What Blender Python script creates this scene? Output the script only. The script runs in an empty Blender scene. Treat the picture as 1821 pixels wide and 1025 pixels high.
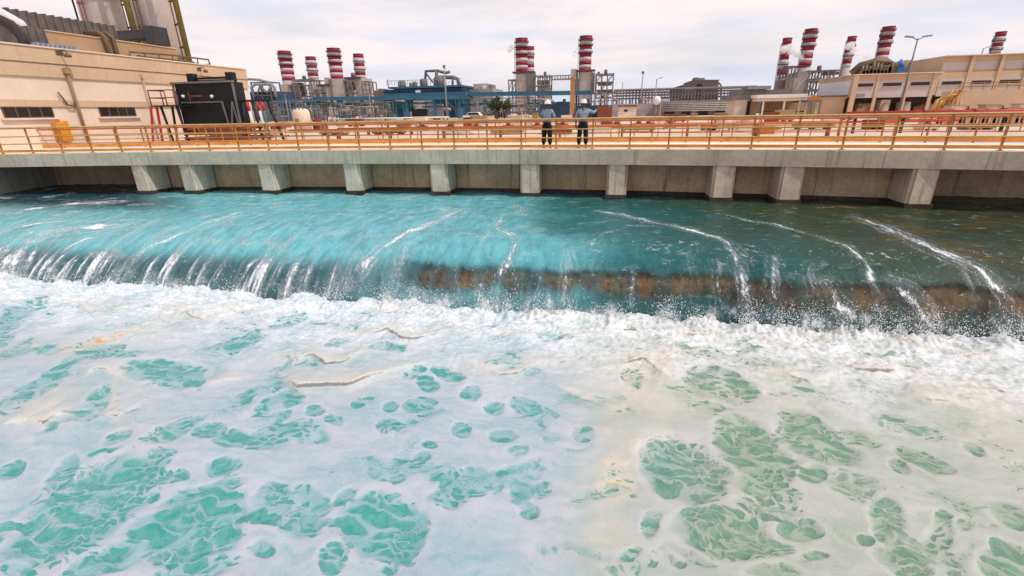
import bpy, bmesh, math, random
import numpy as np
from mathutils import Vector, Matrix
C = bpy.context; S = C.scene; COL = S.collection
R = math.radians
random.seed(7)

# ------------------------------------------------------------------ camera
W0, H0, FPX = 1821.0, 1025.0, 831.65
PITCH, ROLL, YAW, EYE = R(20.72), R(-1.09), R(11.34), 1.45
fw = Vector((-math.sin(YAW)*math.cos(PITCH), math.cos(YAW)*math.cos(PITCH), -math.sin(PITCH)))
rt0 = Vector((math.cos(YAW), math.sin(YAW), 0)); up0 = rt0.cross(fw)
rt = rt0*math.cos(ROLL) + up0*math.sin(ROLL); up = -rt0*math.sin(ROLL) + up0*math.cos(ROLL)
cd = bpy.data.cameras.new('camera'); cam = bpy.data.objects.new('camera', cd); COL.objects.link(cam)
cam.matrix_world = Matrix(((rt.x, up.x, -fw.x, 0), (rt.y, up.y, -fw.y, 0), (rt.z, up.z, -fw.z, EYE), (0, 0, 0, 1)))
cd.sensor_width = 36; cd.lens = 36*FPX/W0; cd.clip_start = .05; cd.clip_end = 9000
S.camera = cam

# ------------------------------------------------------------------ sky, sun, exposure
SUN_EL, SUN_AZ = R(55), R(110)            # azimuth measured clockwise from +Y
wd = bpy.data.worlds.new('World'); S.world = wd; wd.use_nodes = True
nt = wd.node_tree; nt.nodes.clear()
def wn(t, **k):
    n = nt.nodes.new(t)
    for a, b in k.items(): setattr(n, a, b)
    return n
out = wn('ShaderNodeOutputWorld'); bg = wn('ShaderNodeBackground')
sky = wn('ShaderNodeTexSky', sky_type='NISHITA', sun_disc=False, sun_elevation=SUN_EL, sun_rotation=SUN_AZ, air_density=1.0, dust_density=2.0)
tc = wn('ShaderNodeTexCoord'); mp = wn('ShaderNodeMapping'); mp.inputs['Scale'].default_value = (1.0, 1.0, 7.0)
mp.inputs['Location'].default_value = (.35, .2, .1)
nz = wn('ShaderNodeTexNoise'); nz.inputs['Scale'].default_value = 2.1; nz.inputs['Detail'].default_value = 7; nz.inputs['Roughness'].default_value = .55; nz.inputs['Distortion'].default_value = .4
rp = wn('ShaderNodeValToRGB'); rp.color_ramp.elements[0].position = .36; rp.color_ramp.elements[1].position = .56
rp.color_ramp.elements[0].color = (.70, .70, .70, 1); rp.color_ramp.elements[1].color = (1, 1, 1, 1)
sc_ = wn('ShaderNodeVectorMath', operation='SCALE'); sc_.inputs['Scale'].default_value = .13
mx = wn('ShaderNodeMix', data_type='RGBA')
sx = wn('ShaderNodeSeparateXYZ'); zr = wn('ShaderNodeMapRange'); zr.inputs['From Min'].default_value = .25; zr.inputs['From Max'].default_value = .8
zr.inputs['To Min'].default_value = 1; zr.inputs['To Max'].default_value = .32
mm = wn('ShaderNodeMath', operation='MULTIPLY')
cr = wn('ShaderNodeMix', data_type='RGBA')
cr.inputs[6].default_value = (.74, .80, .97, 1); cr.inputs[7].default_value = (1.04, .93, .915, 1)
zc = wn('ShaderNodeMapRange'); zc.inputs['From Min'].default_value = .0; zc.inputs['From Max'].default_value = .09
L = nt.links.new
L(tc.outputs['Generated'], mp.inputs['Vector']); L(mp.outputs[0], nz.inputs['Vector']); L(nz.outputs['Fac'], rp.inputs['Fac'])
L(tc.outputs['Generated'], sx.inputs[0]); L(sx.outputs['Z'], zr.inputs['Value']); L(sx.outputs['Z'], zc.inputs['Value'])
n2 = wn('ShaderNodeTexNoise'); n2.inputs['Scale'].default_value = 3.3; n2.inputs['Detail'].default_value = 5; L(mp.outputs[0], n2.inputs['Vector'])
ad = wn('ShaderNodeMath', operation='MULTIPLY_ADD'); ad.inputs[1].default_value = 2.6; ad.inputs[2].default_value = -1.45; L(n2.outputs['Fac'], ad.inputs[0])
ad2 = wn('ShaderNodeMath', operation='ADD', use_clamp=True); L(ad.outputs[0], ad2.inputs[0]); L(zc.outputs[0], ad2.inputs[1])
L(ad2.outputs[0], cr.inputs[0])
L(rp.outputs['Color'], mm.inputs[0]); L(zr.outputs[0], mm.inputs[1])
L(sky.outputs[0], sc_.inputs[0]); L(sc_.outputs[0], mx.inputs[6]); L(cr.outputs[2], mx.inputs[7]); L(mm.outputs[0], mx.inputs[0])
L(mx.outputs[2], bg.inputs['Color']); bg.inputs['Strength'].default_value = 1.0; L(bg.outputs[0], out.inputs[0])
sd = bpy.data.lights.new('sun', 'SUN'); sd.energy = 2.9; sd.angle = R(.5); sd.color = (1, .95, .87)
so = bpy.data.objects.new('sun', sd); COL.objects.link(so)
sunv = Vector((math.sin(SUN_AZ)*math.cos(SUN_EL), math.cos(SUN_AZ)*math.cos(SUN_EL), math.sin(SUN_EL)))
so.rotation_euler = sunv.to_track_quat('Z', 'Y').to_euler()
S.view_settings.view_transform = 'Standard'; S.view_settings.look = 'None'; S.view_settings.exposure = 0; S.view_settings.gamma = 1
S.render.engine = 'CYCLES'; S.cycles.use_denoising = True; S.cycles.max_bounces = 7; S.cycles.transparent_max_bounces = 12; S.cycles.volume_bounces = 3

# ------------------------------------------------------------------ measuring helpers (photo pixel -> world)
def ray(px, py):
    return fw + rt*((px-W0/2)/FPX) + up*((H0/2-py)/FPX)
def PY(px, py, Y):
    d = ray(px, py); s = Y/d.y; return Vector((0, 0, EYE)) + d*s
def slim(px, py):
    """round things seen off axis look wider than they are"""
    d = ray(px, py); return Vector((d.x, d.y)).normalized().dot(Vector((fw.x, fw.y)).normalized())
def PX(px, py, X):
    d = ray(px, py); s = X/d.x; return Vector((0, 0, EYE)) + d*s
def PZ(px, py, z):
    d = ray(px, py); s = (z-EYE)/d.z; return Vector((0, 0, EYE)) + d*s

# ------------------------------------------------------------------ numpy noise
_rs = np.random.RandomState(3)
_perm = np.tile(_rs.permutation(512), 4)
_ang = _rs.rand(512)*2*np.pi
def gn(x, y, seed=0):
    xi = np.floor(x).astype(np.int64); yi = np.floor(y).astype(np.int64); xf = x-xi; yf = y-yi
    def g(ix, iy, dx, dy):
        a = _ang[_perm[(_perm[(ix+seed*57) & 511] + iy) & 511]]
        return np.cos(a)*dx + np.sin(a)*dy
    u = xf**3*(xf*(xf*6-15)+10); v = yf**3*(yf*(yf*6-15)+10)
    a = g(xi, yi, xf, yf); b = g(xi+1, yi, xf-1, yf); c = g(xi, yi+1, xf, yf-1); d = g(xi+1, yi+1, xf-1, yf-1)
    return (a+(b-a)*u + ((c+(d-c)*u)-(a+(b-a)*u))*v)*1.5
def fbm(x, y, o=4, seed=0, g=.5):
    r = 0; a = 1; t = 0
    for i in range(o):
        r = r + a*gn(x, y, seed+i*3); t += a; a *= g; x = x*2.03+5.1; y = y*2.03+1.7
    return r/t*1.4
def ss(a, b, x):
    t = np.clip((x-a)/(b-a), 0, 1); return t*t*(3-2*t)
def segdist(X, Y, pts):
    """distance and signed side to a polyline"""
    best = np.full(X.shape, 1e9); side = np.zeros(X.shape); par = np.zeros(X.shape); n = len(pts)-1
    for i in range(n):
        ax, ay = pts[i]; bx, by = pts[i+1]; dx = bx-ax; dy = by-ay; l2 = dx*dx+dy*dy+1e-9
        t = np.clip(((X-ax)*dx+(Y-ay)*dy)/l2, 0, 1)
        ex = X-(ax+t*dx); ey = Y-(ay+t*dy); d = np.hypot(ex, ey)
        m = d < best; best[m] = d[m]; side[m] = np.sign(dx*ey-dy*ex)[m]; par[m] = ((i+t)/n)[m]
    return best, side, par

# ------------------------------------------------------------------ materials
class NB:
    def __init__(s, name):
        s.m = bpy.data.materials.new(name); s.m.use_nodes = True; s.t = s.m.node_tree; s.t.nodes.clear()
        s.out = s.n('ShaderNodeOutputMaterial')
    def n(s, t, props=None, **inp):
        nd = s.t.nodes.new(t)
        for a, b in (props or {}).items(): setattr(nd, a, b)
        for a, b in inp.items(): s.set(nd, a, b)
        return nd
    def set(s, nd, key, val):
        k = int(key[1:]) if key[0] == 'i' and key[1:].isdigit() else key.replace('_', ' ')
        sock = nd.inputs[k]
        if isinstance(val, bpy.types.NodeSocket): s.t.links.new(val, sock)
        elif isinstance(val, bpy.types.Node): s.t.links.new(val.outputs[0], sock)
        else: sock.default_value = val
    def math(s, op, a, b=0.0, clamp=False, c=None):
        kw = dict(i0=a, i1=b)
        if c is not None: kw['i2'] = c
        return s.n('ShaderNodeMath', dict(operation=op, use_clamp=clamp), **kw).outputs[0]
    def mr(s, v, a, b, c=0.0, d=1.0, smooth=True):
        return s.n('ShaderNodeMapRange', dict(interpolation_type='SMOOTHSTEP' if smooth else 'LINEAR'), Value=v, From_Min=a, From_Max=b, To_Min=c, To_Max=d).outputs[0]
    def mix(s, f, a, b):
        q = lambda v: tuple(v)+(1,) if isinstance(v, (tuple, list)) and len(v) == 3 else v
        return s.n('ShaderNodeMix', dict(data_type='RGBA'), i0=f, i6=q(a), i7=q(b)).outputs[2]
    def noise(s, vec, scale, detail=4, rough=.55, dist=0.0):
        return s.n('ShaderNodeTexNoise', None, Vector=vec, Scale=scale, Detail=detail, Roughness=rough, Distortion=dist).outputs['Fac']
    def mapv(s, vec, scale=(1, 1, 1), loc=(0, 0, 0), rot=(0, 0, 0)):
        return s.n('ShaderNodeMapping', None, Vector=vec, Scale=scale, Location=loc, Rotation=rot).outputs[0]
    def attr(s, name):
        return s.n('ShaderNodeAttribute', dict(attribute_name=name))
    def surf(s, sh):
        s.t.links.new(sh.outputs[0] if isinstance(sh, bpy.types.Node) else sh, s.out.inputs['Surface']); return s.m

MC = {}
def mat(name, col, rough=.6, metal=0.0, var=.18, scale=1.2, streak=0.0, bump=.15, dirt=(.12, .1, .08), spec=.3):
    if name in MC: return MC[name]
    b = NB(name); geo = b.n('ShaderNodeNewGeometry'); pos = geo.outputs['Position']
    n1 = b.noise(pos, scale, 5); n2 = b.noise(pos, scale*9, 3)
    f = b.math('ADD', b.math('MULTIPLY', n1, .65), b.math('MULTIPLY', n2, .35))
    lo = tuple(max(0, c*(1-var)) for c in col); hi = tuple(min(1, c*(1+var*.8)) for c in col)
    c = b.mix(b.mr(f, .3, .7), lo, hi)
    if streak:
        st = b.noise(b.mapv(pos, (2.3, 2.3, .12)), 2.2, 5, .65)
        c = b.mix(b.math('MULTIPLY', b.mr(st, .52, .75), streak), c, dirt)
    p = b.n('ShaderNodeBsdfPrincipled', None, Base_Color=c, Roughness=rough, Metallic=metal)
    p.inputs['Specular IOR Level'].default_value = spec
    if bump:
        bp = b.n('ShaderNodeBump', None, Strength=bump, Distance=.03, Height=n2); b.set(p, 'Normal', bp)
    MC[name] = b.surf(p); return MC[name]

# ------------------------------------------------------------------ mesh builder
class MB:
    def __init__(s): s.v = []; s.f = []; s.sm = []
    def quadbox(s, p):                       # 8 corners: bottom 4 ccw, top 4 ccw
        o = len(s.v); s.v += [tuple(q) for q in p]
        for f in ((3, 2, 1, 0), (4, 5, 6, 7), (0, 1, 5, 4), (1, 2, 6, 5), (2, 3, 7, 6), (3, 0, 4, 7)):
            s.f.append(tuple(o+i for i in f)); s.sm.append(False)
        return s
    def box(s, x0, x1, y0, y1, z0, z1):
        return s.quadbox([(x0, y0, z0), (x1, y0, z0), (x1, y1, z0), (x0, y1, z0), (x0, y0, z1), (x1, y0, z1), (x1, y1, z1), (x0, y1, z1)])
    def bar(s, a, b, w, h=None):
        a = Vector(a); b = Vector(b); h = h or w; d = (b-a).normalized()
        u = d.cross(Vector((0, 0, 1)))
        if u.length < 1e-3: u = Vector((1, 0, 0))
        u.normalize(); v = u.cross(d).normalized()
        if v.z < 0: v = -v
        u *= w/2; v *= h/2
        return s.quadbox([a-u-v, a+u-v, b+u-v, b-u-v, a-u+v, a+u+v, b+u+v, b-u+v])
    def tube(s, pts, r, n=10, caps=True, smooth=True):
        pts = [Vector(p) for p in pts]; rs = r if isinstance(r, (list, tuple)) else [r]*len(pts)
        o = len(s.v); ref = None
        for i, p in enumerate(pts):
            d = (pts[min(i+1, len(pts)-1)]-pts[max(i-1, 0)]).normalized()
            if ref is None:
                ref = d.cross(Vector((0, 0, 1)))
                if ref.length < 1e-3: ref = Vector((1, 0, 0))
            u = (ref - d*ref.dot(d)).normalized(); ref = u; v = d.cross(u)
            for k in range(n):
                a = 2*math.pi*k/n; s.v.append(tuple(p + (u*math.cos(a)+v*math.sin(a))*rs[i]))
        for i in range(len(pts)-1):
            for k in range(n):
                k2 = (k+1) % n; s.f.append((o+i*n+k, o+i*n+k2, o+(i+1)*n+k2, o+(i+1)*n+k)); s.sm.append(smooth)
        if caps:
            s.f.append(tuple(o+k for k in range(n))[::-1]); s.sm.append(False)
            q = o+(len(pts)-1)*n; s.f.append(tuple(q+k for k in range(n))); s.sm.append(False)
        return s
    def cyl(s, x, y, z0, z1, r, r2=None, n=24):
        return s.tube([(x, y, z0), (x, y, z1)], [r, r if r2 is None else r2], n)
    def ring(s, x, y, z0, z1, ri, ro, n=24):
        o = len(s.v)
        for k in range(n):
            a = 2*math.pi*k/n; c, q = math.cos(a), math.sin(a)
            s.v += [(x+ri*c, y+ri*q, z0), (x+ro*c, y+ro*q, z0), (x+ro*c, y+ro*q, z1), (x+ri*c, y+ri*q, z1)]
        for k in range(n):
            a = o+4*k; b = o+4*((k+1) % n)
            for i in range(4):
                j = (i+1) % 4; s.f.append((a+i, a+j, b+j, b+i)); s.sm.append(False)
        return s
    def lathe(s, x, y, prof, n=20):
        o = len(s.v)
        for r, z in prof:
            for k in range(n):
                a = 2*math.pi*k/n; s.v.append((x+r*math.cos(a), y+r*math.sin(a), z))
        for i in range(len(prof)-1):
            for k in range(n):
                k2 = (k+1) % n; s.f.append((o+i*n+k, o+i*n+k2, o+(i+1)*n+k2, o+(i+1)*n+k)); s.sm.append(True)
        s.f.append(tuple(o+(len(prof)-1)*n+k for k in range(n))); s.sm.append(False)
        s.f.append(tuple(o+k for k in range(n))[::-1]); s.sm.append(False)
        return s
    def frame(s, x0, x1, y0, y1, z0, z1, nx, nz, t, ny=1, brace=False):
        xs = [x0+(x1-x0)*i/nx for i in range(nx+1)]; zs = [z0+(z1-z0)*i/nz for i in range(nz+1)]
        for yy in ([y0, y1] if ny else [y0]):
            for x in xs: s.box(x-t/2, x+t/2, yy-t/2, yy+t/2, z0, z1)
            for z in zs[1:]: s.bar((x0, yy, z-t*.5-.003), (x1, yy, z-t*.5-.003), t*.8, t*.9)
            if brace:
                for i in range(nx):
                    for j in range(nz):
                        if (i+j) % 2 == 0: s.bar((xs[i], yy+t*.1, zs[j]), (xs[i+1], yy+t*.1, zs[j+1]), t*.5)
        if ny:
            for x in xs:
                for z in zs[1:]: s.bar((x, y0, z-t*.5), (x, y1, z-t*.5), t*.7, t*.8)
        return s
    def build(s, name, m, parent=None):
        me = bpy.data.meshes.new(name); org = ORG.get(parent.name, (0, 0, 0)) if parent else (0, 0, 0)
        me.from_pydata([(a-org[0], b-org[1], c-org[2]) for a, b, c in s.v], [], s.f)
        me.polygons.foreach_set('use_smooth', s.sm); me.validate(); me.update()
        bm = bmesh.new(); bm.from_mesh(me); bmesh.ops.recalc_face_normals(bm, faces=bm.faces); bm.to_mesh(me); bm.free()
        return link(name, me, m, parent)
ORG = {}
def link(name, me, m, parent=None):
    o = bpy.data.objects.new(name, me); COL.objects.link(o)
    if m: me.materials.append(m)
    if parent: o.parent = parent; ORG[o.name] = ORG.get(parent.name, (0, 0, 0))
    return o
def thing(name, label, cat, loc, group=None):
    o = bpy.data.objects.new(name, None); COL.objects.link(o); o.location = loc; o.empty_display_size = .2
    ORG[o.name] = tuple(loc); o['label'] = label; o['category'] = cat
    if group: o['group'] = group
    return o
def tag(o, label, cat, group=None, kind=None):
    o['label'] = label; o['category'] = cat
    if group: o['group'] = group
    if kind: o['kind'] = kind
    return o
def struct(o): o['kind'] = 'structure'; return o

# ================================================================== ground, channel, bridge
WZ, PZL = -1.92, -3.38                    # upstream water level, pool level
def Yb(x): return 19.35 - .0042*(x+6.5)**2
M_yard = mat('yard_sand', (.62, .47, .36), .9, var=.22, scale=.25, bump=.1)
M_conc = mat('bridge_concrete', (.46, .44, .345), .85, var=.2, scale=.7, streak=.75, bump=.25, dirt=(.17, .17, .12))
def tint_x(m, lo, hi, mul):
    """the concrete turns browner towards the right bank"""
    t = m.node_tree; pr = next(n for n in t.nodes if n.type == 'BSDF_PRINCIPLED'); src = pr.inputs['Base Color'].links[0].from_socket
    g = t.nodes.new('ShaderNodeNewGeometry'); sp = t.nodes.new('ShaderNodeSeparateXYZ'); mr = t.nodes.new('ShaderNodeMapRange'); mx_ = t.nodes.new('ShaderNodeMix'); mx_.data_type = 'RGBA'; mx_.blend_type = 'MULTIPLY'
    t.links.new(g.outputs['Position'], sp.inputs[0]); t.links.new(sp.outputs['X'], mr.inputs['Value']); mr.inputs['From Min'].default_value = lo; mr.inputs['From Max'].default_value = hi
    t.links.new(mr.outputs[0], mx_.inputs[0]); t.links.new(src, mx_.inputs[6]); mx_.inputs[7].default_value = mul + (1,); t.links.new(mx_.outputs[2], pr.inputs['Base Color'])
tint_x(M_conc, -12, 6, (.98, .83, .80))
M_pier = mat('pier_concrete', (.56, .51, .41), .85, var=.25, scale=1.1, streak=.8, bump=.3, dirt=(.2, .18, .13))
tint_x(M_pier, -12, 6, (1.0, .88, .82))
M_wall = mat('channel_wall', (.52, .375, .235), .9, var=.3, scale=.9, streak=.95, bump=.3, dirt=(.16, .12, .085))
M_walk = mat('walkway_concrete', (.82, .70, .55), .85, var=.15, scale=.5, bump=.1)
M_stain_shade = mat('waterline_growth_shade', (.055, .042, .032), .9, var=.5, scale=3, bump=.6)  # growth on the piers; on the back wall a painted shadow strip
M_or = mat('rail_orange', (.46, .165, .03), .45, var=.22, scale=2.5, streak=.3, dirt=(.3, .12, .04))
M_or2 = mat('rail_orange_bright', (.64, .25, .05), .45, var=.25, scale=1.5, streak=.25, dirt=(.35, .14, .04))
M_tan = mat('rail_tan', (.50, .30, .10), .5, var=.2, scale=2.5)
M_redr = mat('rail_rust', (.42, .11, .035), .55, var=.3, scale=2.5)

me = bpy.data.meshes.new('ground')
gx = [-5000, -400, -60, -30, 0, 30, 60, 400, 5000]; gy = [23.2, 40, 80, 200, 800, 8000]
vv = [(x, y, -.03) for y in gy for x in gx]
ff = [(j*9+i, j*9+i+1, (j+1)*9+i+1, (j+1)*9+i) for j in range(5) for i in range(8)]
me.from_pydata(vv, [], ff); struct(link('ground', me, M_yard))
def band(mb, xs, yf, y0, y1, z0, z1):
    """slab following the bridge line between offsets y0..y1"""
    for a, b in zip(xs[:-1], xs[1:]):
        mb.quadbox([(a, yf(a)+y0, z0), (b, yf(b)+y0, z0), (b, yf(b)+y1, z0), (a, yf(a)+y1, z0),
                    (a, yf(a)+y0, z1), (b, yf(b)+y0, z1), (b, yf(b)+y1, z1), (a, yf(a)+y1, z1)])
    return mb
def strip(xs, yf, y0, y1, z0, z1, nseg=1):
    """closed slab with shared vertices (no inner faces)"""
    m = MB()
    for x in xs: m.v += [(x, yf(x)+y0, z0), (x, yf(x)+y1, z0), (x, yf(x)+y1, z1), (x, yf(x)+y0, z1)]
    n = len(xs)
    for i in range(n-1):
        for k in range(4): m.f.append((4*i+k, 4*i+(k+1) % 4, 4*i+4+(k+1) % 4, 4*i+4+k)); m.sm.append(False)
    m.f += [(0, 1, 2, 3), (4*n-4, 4*n-1, 4*n-2, 4*n-3)]; m.sm += [False, False]
    return m
XB = [-36+i*1.0 for i in range(57)]       # -36 .. 20
bridge = thing('bridge', 'long grey streaked concrete footbridge on ten stubby piers above the water', 'bridge', (0, 19.3, 0))
deck = strip(XB, Yb, 0, 4.2, -.58, -.008).build('deck', M_conc, bridge)
strip(XB, Yb, .01, 4.19, -.008, .0).build('walkway', M_walk, bridge)
mb = MB()
for k in range(14):                       # thin board joints pressed into the edge of the deck
    pass
for xp in (-21.3, -18.95, -15.1, -11.0, -7.0, -3.06, .45, 4.34, 6.6, 10.5):
    w = .41; y = Yb(xp)+.06
    m = MB().quadbox([(xp-w, y, -5), (xp+w, y, -5), (xp+w, y+1.22, -5), (xp-w, y+1.22, -5),
                      (xp-w+.02, y, -.581), (xp+w-.02, y, -.581), (xp+w-.02, y+1.22, -.581), (xp-w+.02, y+1.22, -.581)])
    p = m.build('pier', M_pier, bridge)
    bm = bmesh.new(); bm.from_mesh(p.data)
    es = [e for e in bm.edges if abs(e.verts[0].co.z-e.verts[1].co.z) > 3]
    bmesh.ops.bevel(bm, geom=es, offset=.09, segments=2, affect='EDGES'); bm.to_mesh(p.data); bm.free()
    g = MB(); g.box(xp-w-.012, xp+w+.012, y-.012, y+1.18, WZ-.4, WZ+.17)
    g.build('waterline_growth_shade_band', M_stain_shade, p)
xs = [-21.3+i*(31.8/24) for i in range(25)]
strip(xs, Yb, 1.28, 1.6, -5, -.582).build('back_wall', M_wall, bridge)
strip(xs, Yb, 1.225, 1.249, WZ-.3, WZ+.16).build('waterline_growth_shade_band', M_stain_shade, bridge)  # black strip painting the shadow along the foot of the wall
strip([10.5, 12, 14, 17, 20], Yb, 3.3, 3.7, -5, -.582).build('back_wall', M_wall, bridge)
# left bank wall of the channel, running back under the bridge
c0 = PZ(103, 329, WZ); c1 = PZ(0, 346, WZ)
dv = (c1-c0).normalized(); far = c0 + dv*26
m = MB(); n_ = Vector((dv.y, -dv.x, 0))
if n_.x > 0: n_ = -n_
m.quadbox([Vector((p.x, p.y, -5)) for p in (c0, far, far+n_*1.5, c0+n_*1.5)][::-1] + [Vector((p.x, p.y, -.582)) for p in (c0, far, far+n_*1.5, c0+n_*1.5)][::-1])
tag(m.build('channel_wall', mat('bank_concrete', (.34, .33, .28), .9, var=.25, scale=.8, streak=.7), None), 'bare grey concrete bank wall running under the bridge beside the first pier', 'wall')
m = MB(); pe = Vector((-21.0, Yb(-21)+1.5, 0))
m.quadbox([(c0.x, c0.y, -5), (pe.x, pe.y+2.2, -5), (pe.x, pe.y+2.6, -5), (c0.x, c0.y+.4, -5), (c0.x, c0.y, -.583), (pe.x, pe.y+2.2, -.583), (pe.x, pe.y+2.6, -.583), (c0.x, c0.y+.4, -.583)])
m.build('back_wall', M_wall, bridge)

# ------------------------------------------------------------------ railings
def rail_line(xs, yf, off, z, r, n=8):
    return MB().tube([(x, yf(x)+off, z) for x in xs], r, n)
XR = [-34+i*.71 for i in range(73)]
fr = thing('railing', 'orange tube railing along the water edge of the bridge, with tan handrail', 'railing', (0, Yb(0)+.12, 0), 'bridge railings')
rail_line(XR, Yb, .12, 1.12, .043).build('handrail', M_tan, fr)
for z in (.75, .43): rail_line(XR, Yb, .12, z, .024).build('mid_rail', M_tan, fr)
strip(XR, Yb, .105, .125, .06, .17).build('toe_board', M_or2, fr)
px0 = PZ(928, 265, 0).x
pm = None
for i in range(-22, 13):
    x = px0 + i*1.42
    if pm is None:
        m = MB().box(-.028, .028, -.028, .028, .0, 1.1); m.box(-.08, .08, -.07, .07, .0, .02)
        pm = bpy.data.meshes.new('post'); pm.from_pydata(m.v, [], m.f); pm.materials.append(M_or)
    o = bpy.data.objects.new('post', pm); COL.objects.link(o); o.parent = fr
    o.location = (x, Yb(x)+.155-(Yb(0)+.12), .001)
br = thing('railing', 'rust red and orange railing along the plant side of the bridge', 'railing', (0, Yb(0)+4.05, 0), 'bridge railings')
rail_line(XR, Yb, 4.05, .96, .04).build('handrail', M_redr, br)
rail_line(XR, Yb, 4.05, .68, .018).build('mid_rail', M_or, br); rail_line(XR, Yb, 4.05, .42, .018).build('mid_rail', M_redr, br)
strip(XR, Yb, 4.04, 4.07, .04, .2).build('toe_board', M_or2, br)
pm2 = None
for i in range(-21, 13):
    x = -3.9 + i*1.47
    if pm2 is None:
        m = MB().box(-.026, .026, -.026, .026, .0, .95)
        pm2 = bpy.data.meshes.new('post'); pm2.from_pydata(m.v, [], m.f); pm2.materials.append(M_or)
    o = bpy.data.objects.new('post', pm2); COL.objects.link(o); o.parent = br
    o.location = (x, Yb(x)+4.1-(Yb(0)+4.05), .001)

yf = thing('fence', 'thin orange tube fence in the yard just beyond the bridge', 'fence', (0, 25.6, 0), 'orange yard fences')
for k in range(34):
    x = -24.2+k*1.16; MB().tube([(x, 25.6, -.03), (x, 25.6, .98)], .022, 6).build('post', M_or if k % 3 else M_redr, yf)
for z in (.34, .66, .98): MB().tube([(-24.2, 25.6, z), (14.1, 25.6, z)], .02, 6).build('rail', M_or, yf)

# ================================================================== water
def grid_mesh(name, X, Y, Z, attrs, m):
    ny, nx = X.shape; me = bpy.data.meshes.new(name)
    co = np.stack([X, Y, Z], -1).reshape(-1, 3).astype(np.float32)
    idx = np.arange(ny*nx, dtype=np.int32).reshape(ny, nx)
    q = np.stack([idx[:-1, :-1], idx[:-1, 1:], idx[1:, 1:], idx[1:, :-1]], -1).reshape(-1, 4)
    me.vertices.add(len(co)); me.vertices.foreach_set('co', co.ravel())
    me.loops.add(q.size); me.loops.foreach_set('vertex_index', q.ravel())
    me.polygons.add(len(q)); me.polygons.foreach_set('loop_start', np.arange(0, q.size, 4, dtype=np.int32))
    me.update(calc_edges=True)
    me.polygons.foreach_set('use_smooth', np.ones(len(q), dtype=bool))
    for k, arr in attrs.items():
        a = me.attributes.new(k, 'FLOAT_VECTOR', 'POINT'); a.data.foreach_set('vector', np.stack(arr, -1).reshape(-1).astype(np.float32))
    o = bpy.data.objects.new(name, me); COL.objects.link(o); me.materials.append(m); return o

# profile of the sheet going over the weir: (Y, z)
PR = np.array([(24.5, -1.90), (20, -1.90), (15, -1.915), (13.4, -1.93), (12.7, -1.97), (12.15, -2.05), (11.75, -2.19), (11.45, -2.40), (11.22, -2.66), (11.06, -2.95), (10.94, -3.3), (10.84, -3.75)])
seg = np.r_[0, np.cumsum(np.hypot(*np.diff(PR, axis=0).T))]
SS = np.linspace(0, seg[-1], 420)
PL = np.array([(24.5, -1.90), (20, -1.90), (16.5, -1.92), (15.0, -1.95), (13.9, -2.02), (13.1, -2.13), (12.45, -2.30), (11.95, -2.52), (11.5, -2.80), (11.12, -3.12), (10.86, -3.45), (10.7, -3.75)])
segL = np.r_[0, np.cumsum(np.hypot(*np.diff(PL, axis=0).T))]
def sm(a, k=9):
    p = np.pad(a, k, mode='edge'); p[:k] = 2*a[0]-a[1:k+1][::-1]; p[-k:] = 2*a[-1]-a[-k-1:-1][::-1]
    return np.convolve(p, np.ones(2*k+1)/(2*k+1), 'valid')
PYs = sm(np.interp(SS, seg, PR[:, 0])); PZs = sm(np.interp(SS, seg, PR[:, 1]))
PYl = sm(np.interp(SS/seg[-1]*segL[-1], segL, PL[:, 0])); PZl = sm(np.interp(SS/seg[-1]*segL[-1], segL, PL[:, 1]))
def lw(x): return ss(-3.5, -9.5, x)
def sheet(x, s): w = lw(x); return np.interp(s, SS, PYs)*(1-w)+np.interp(s, SS, PYl)*w, np.interp(s, SS, PZs)*(1-w)+np.interp(s, SS, PZl)*w
def shift(x): return .10*ss(-6.5, -12, x) + .10*np.sin(x*.9) + .07*np.sin(x*2.3+1)
def hit_sheet(px, py):
    """point of the photo on the water sheet -> (x, s)"""
    d = ray(px, py); t = np.linspace(9.5, 23, 900)/d.y
    x = d.x*t; y = d.y*t; z = EYE+d.z*t
    ys = y - shift(x); w = lw(x); zs = np.interp(-ys, -PYs, PZs)*(1-w)+np.interp(-ys, -PYl, PZl)*w
    k = np.where(z > zs)[0]; k = k[-1] if len(k) else 0
    return float(x[k]), float(np.interp(-ys[k], -PYs, SS)*(1-w[k])+np.interp(-ys[k], -PYl, SS)*w[k])
sx_ = np.arange(-33, 17, .045)
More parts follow.
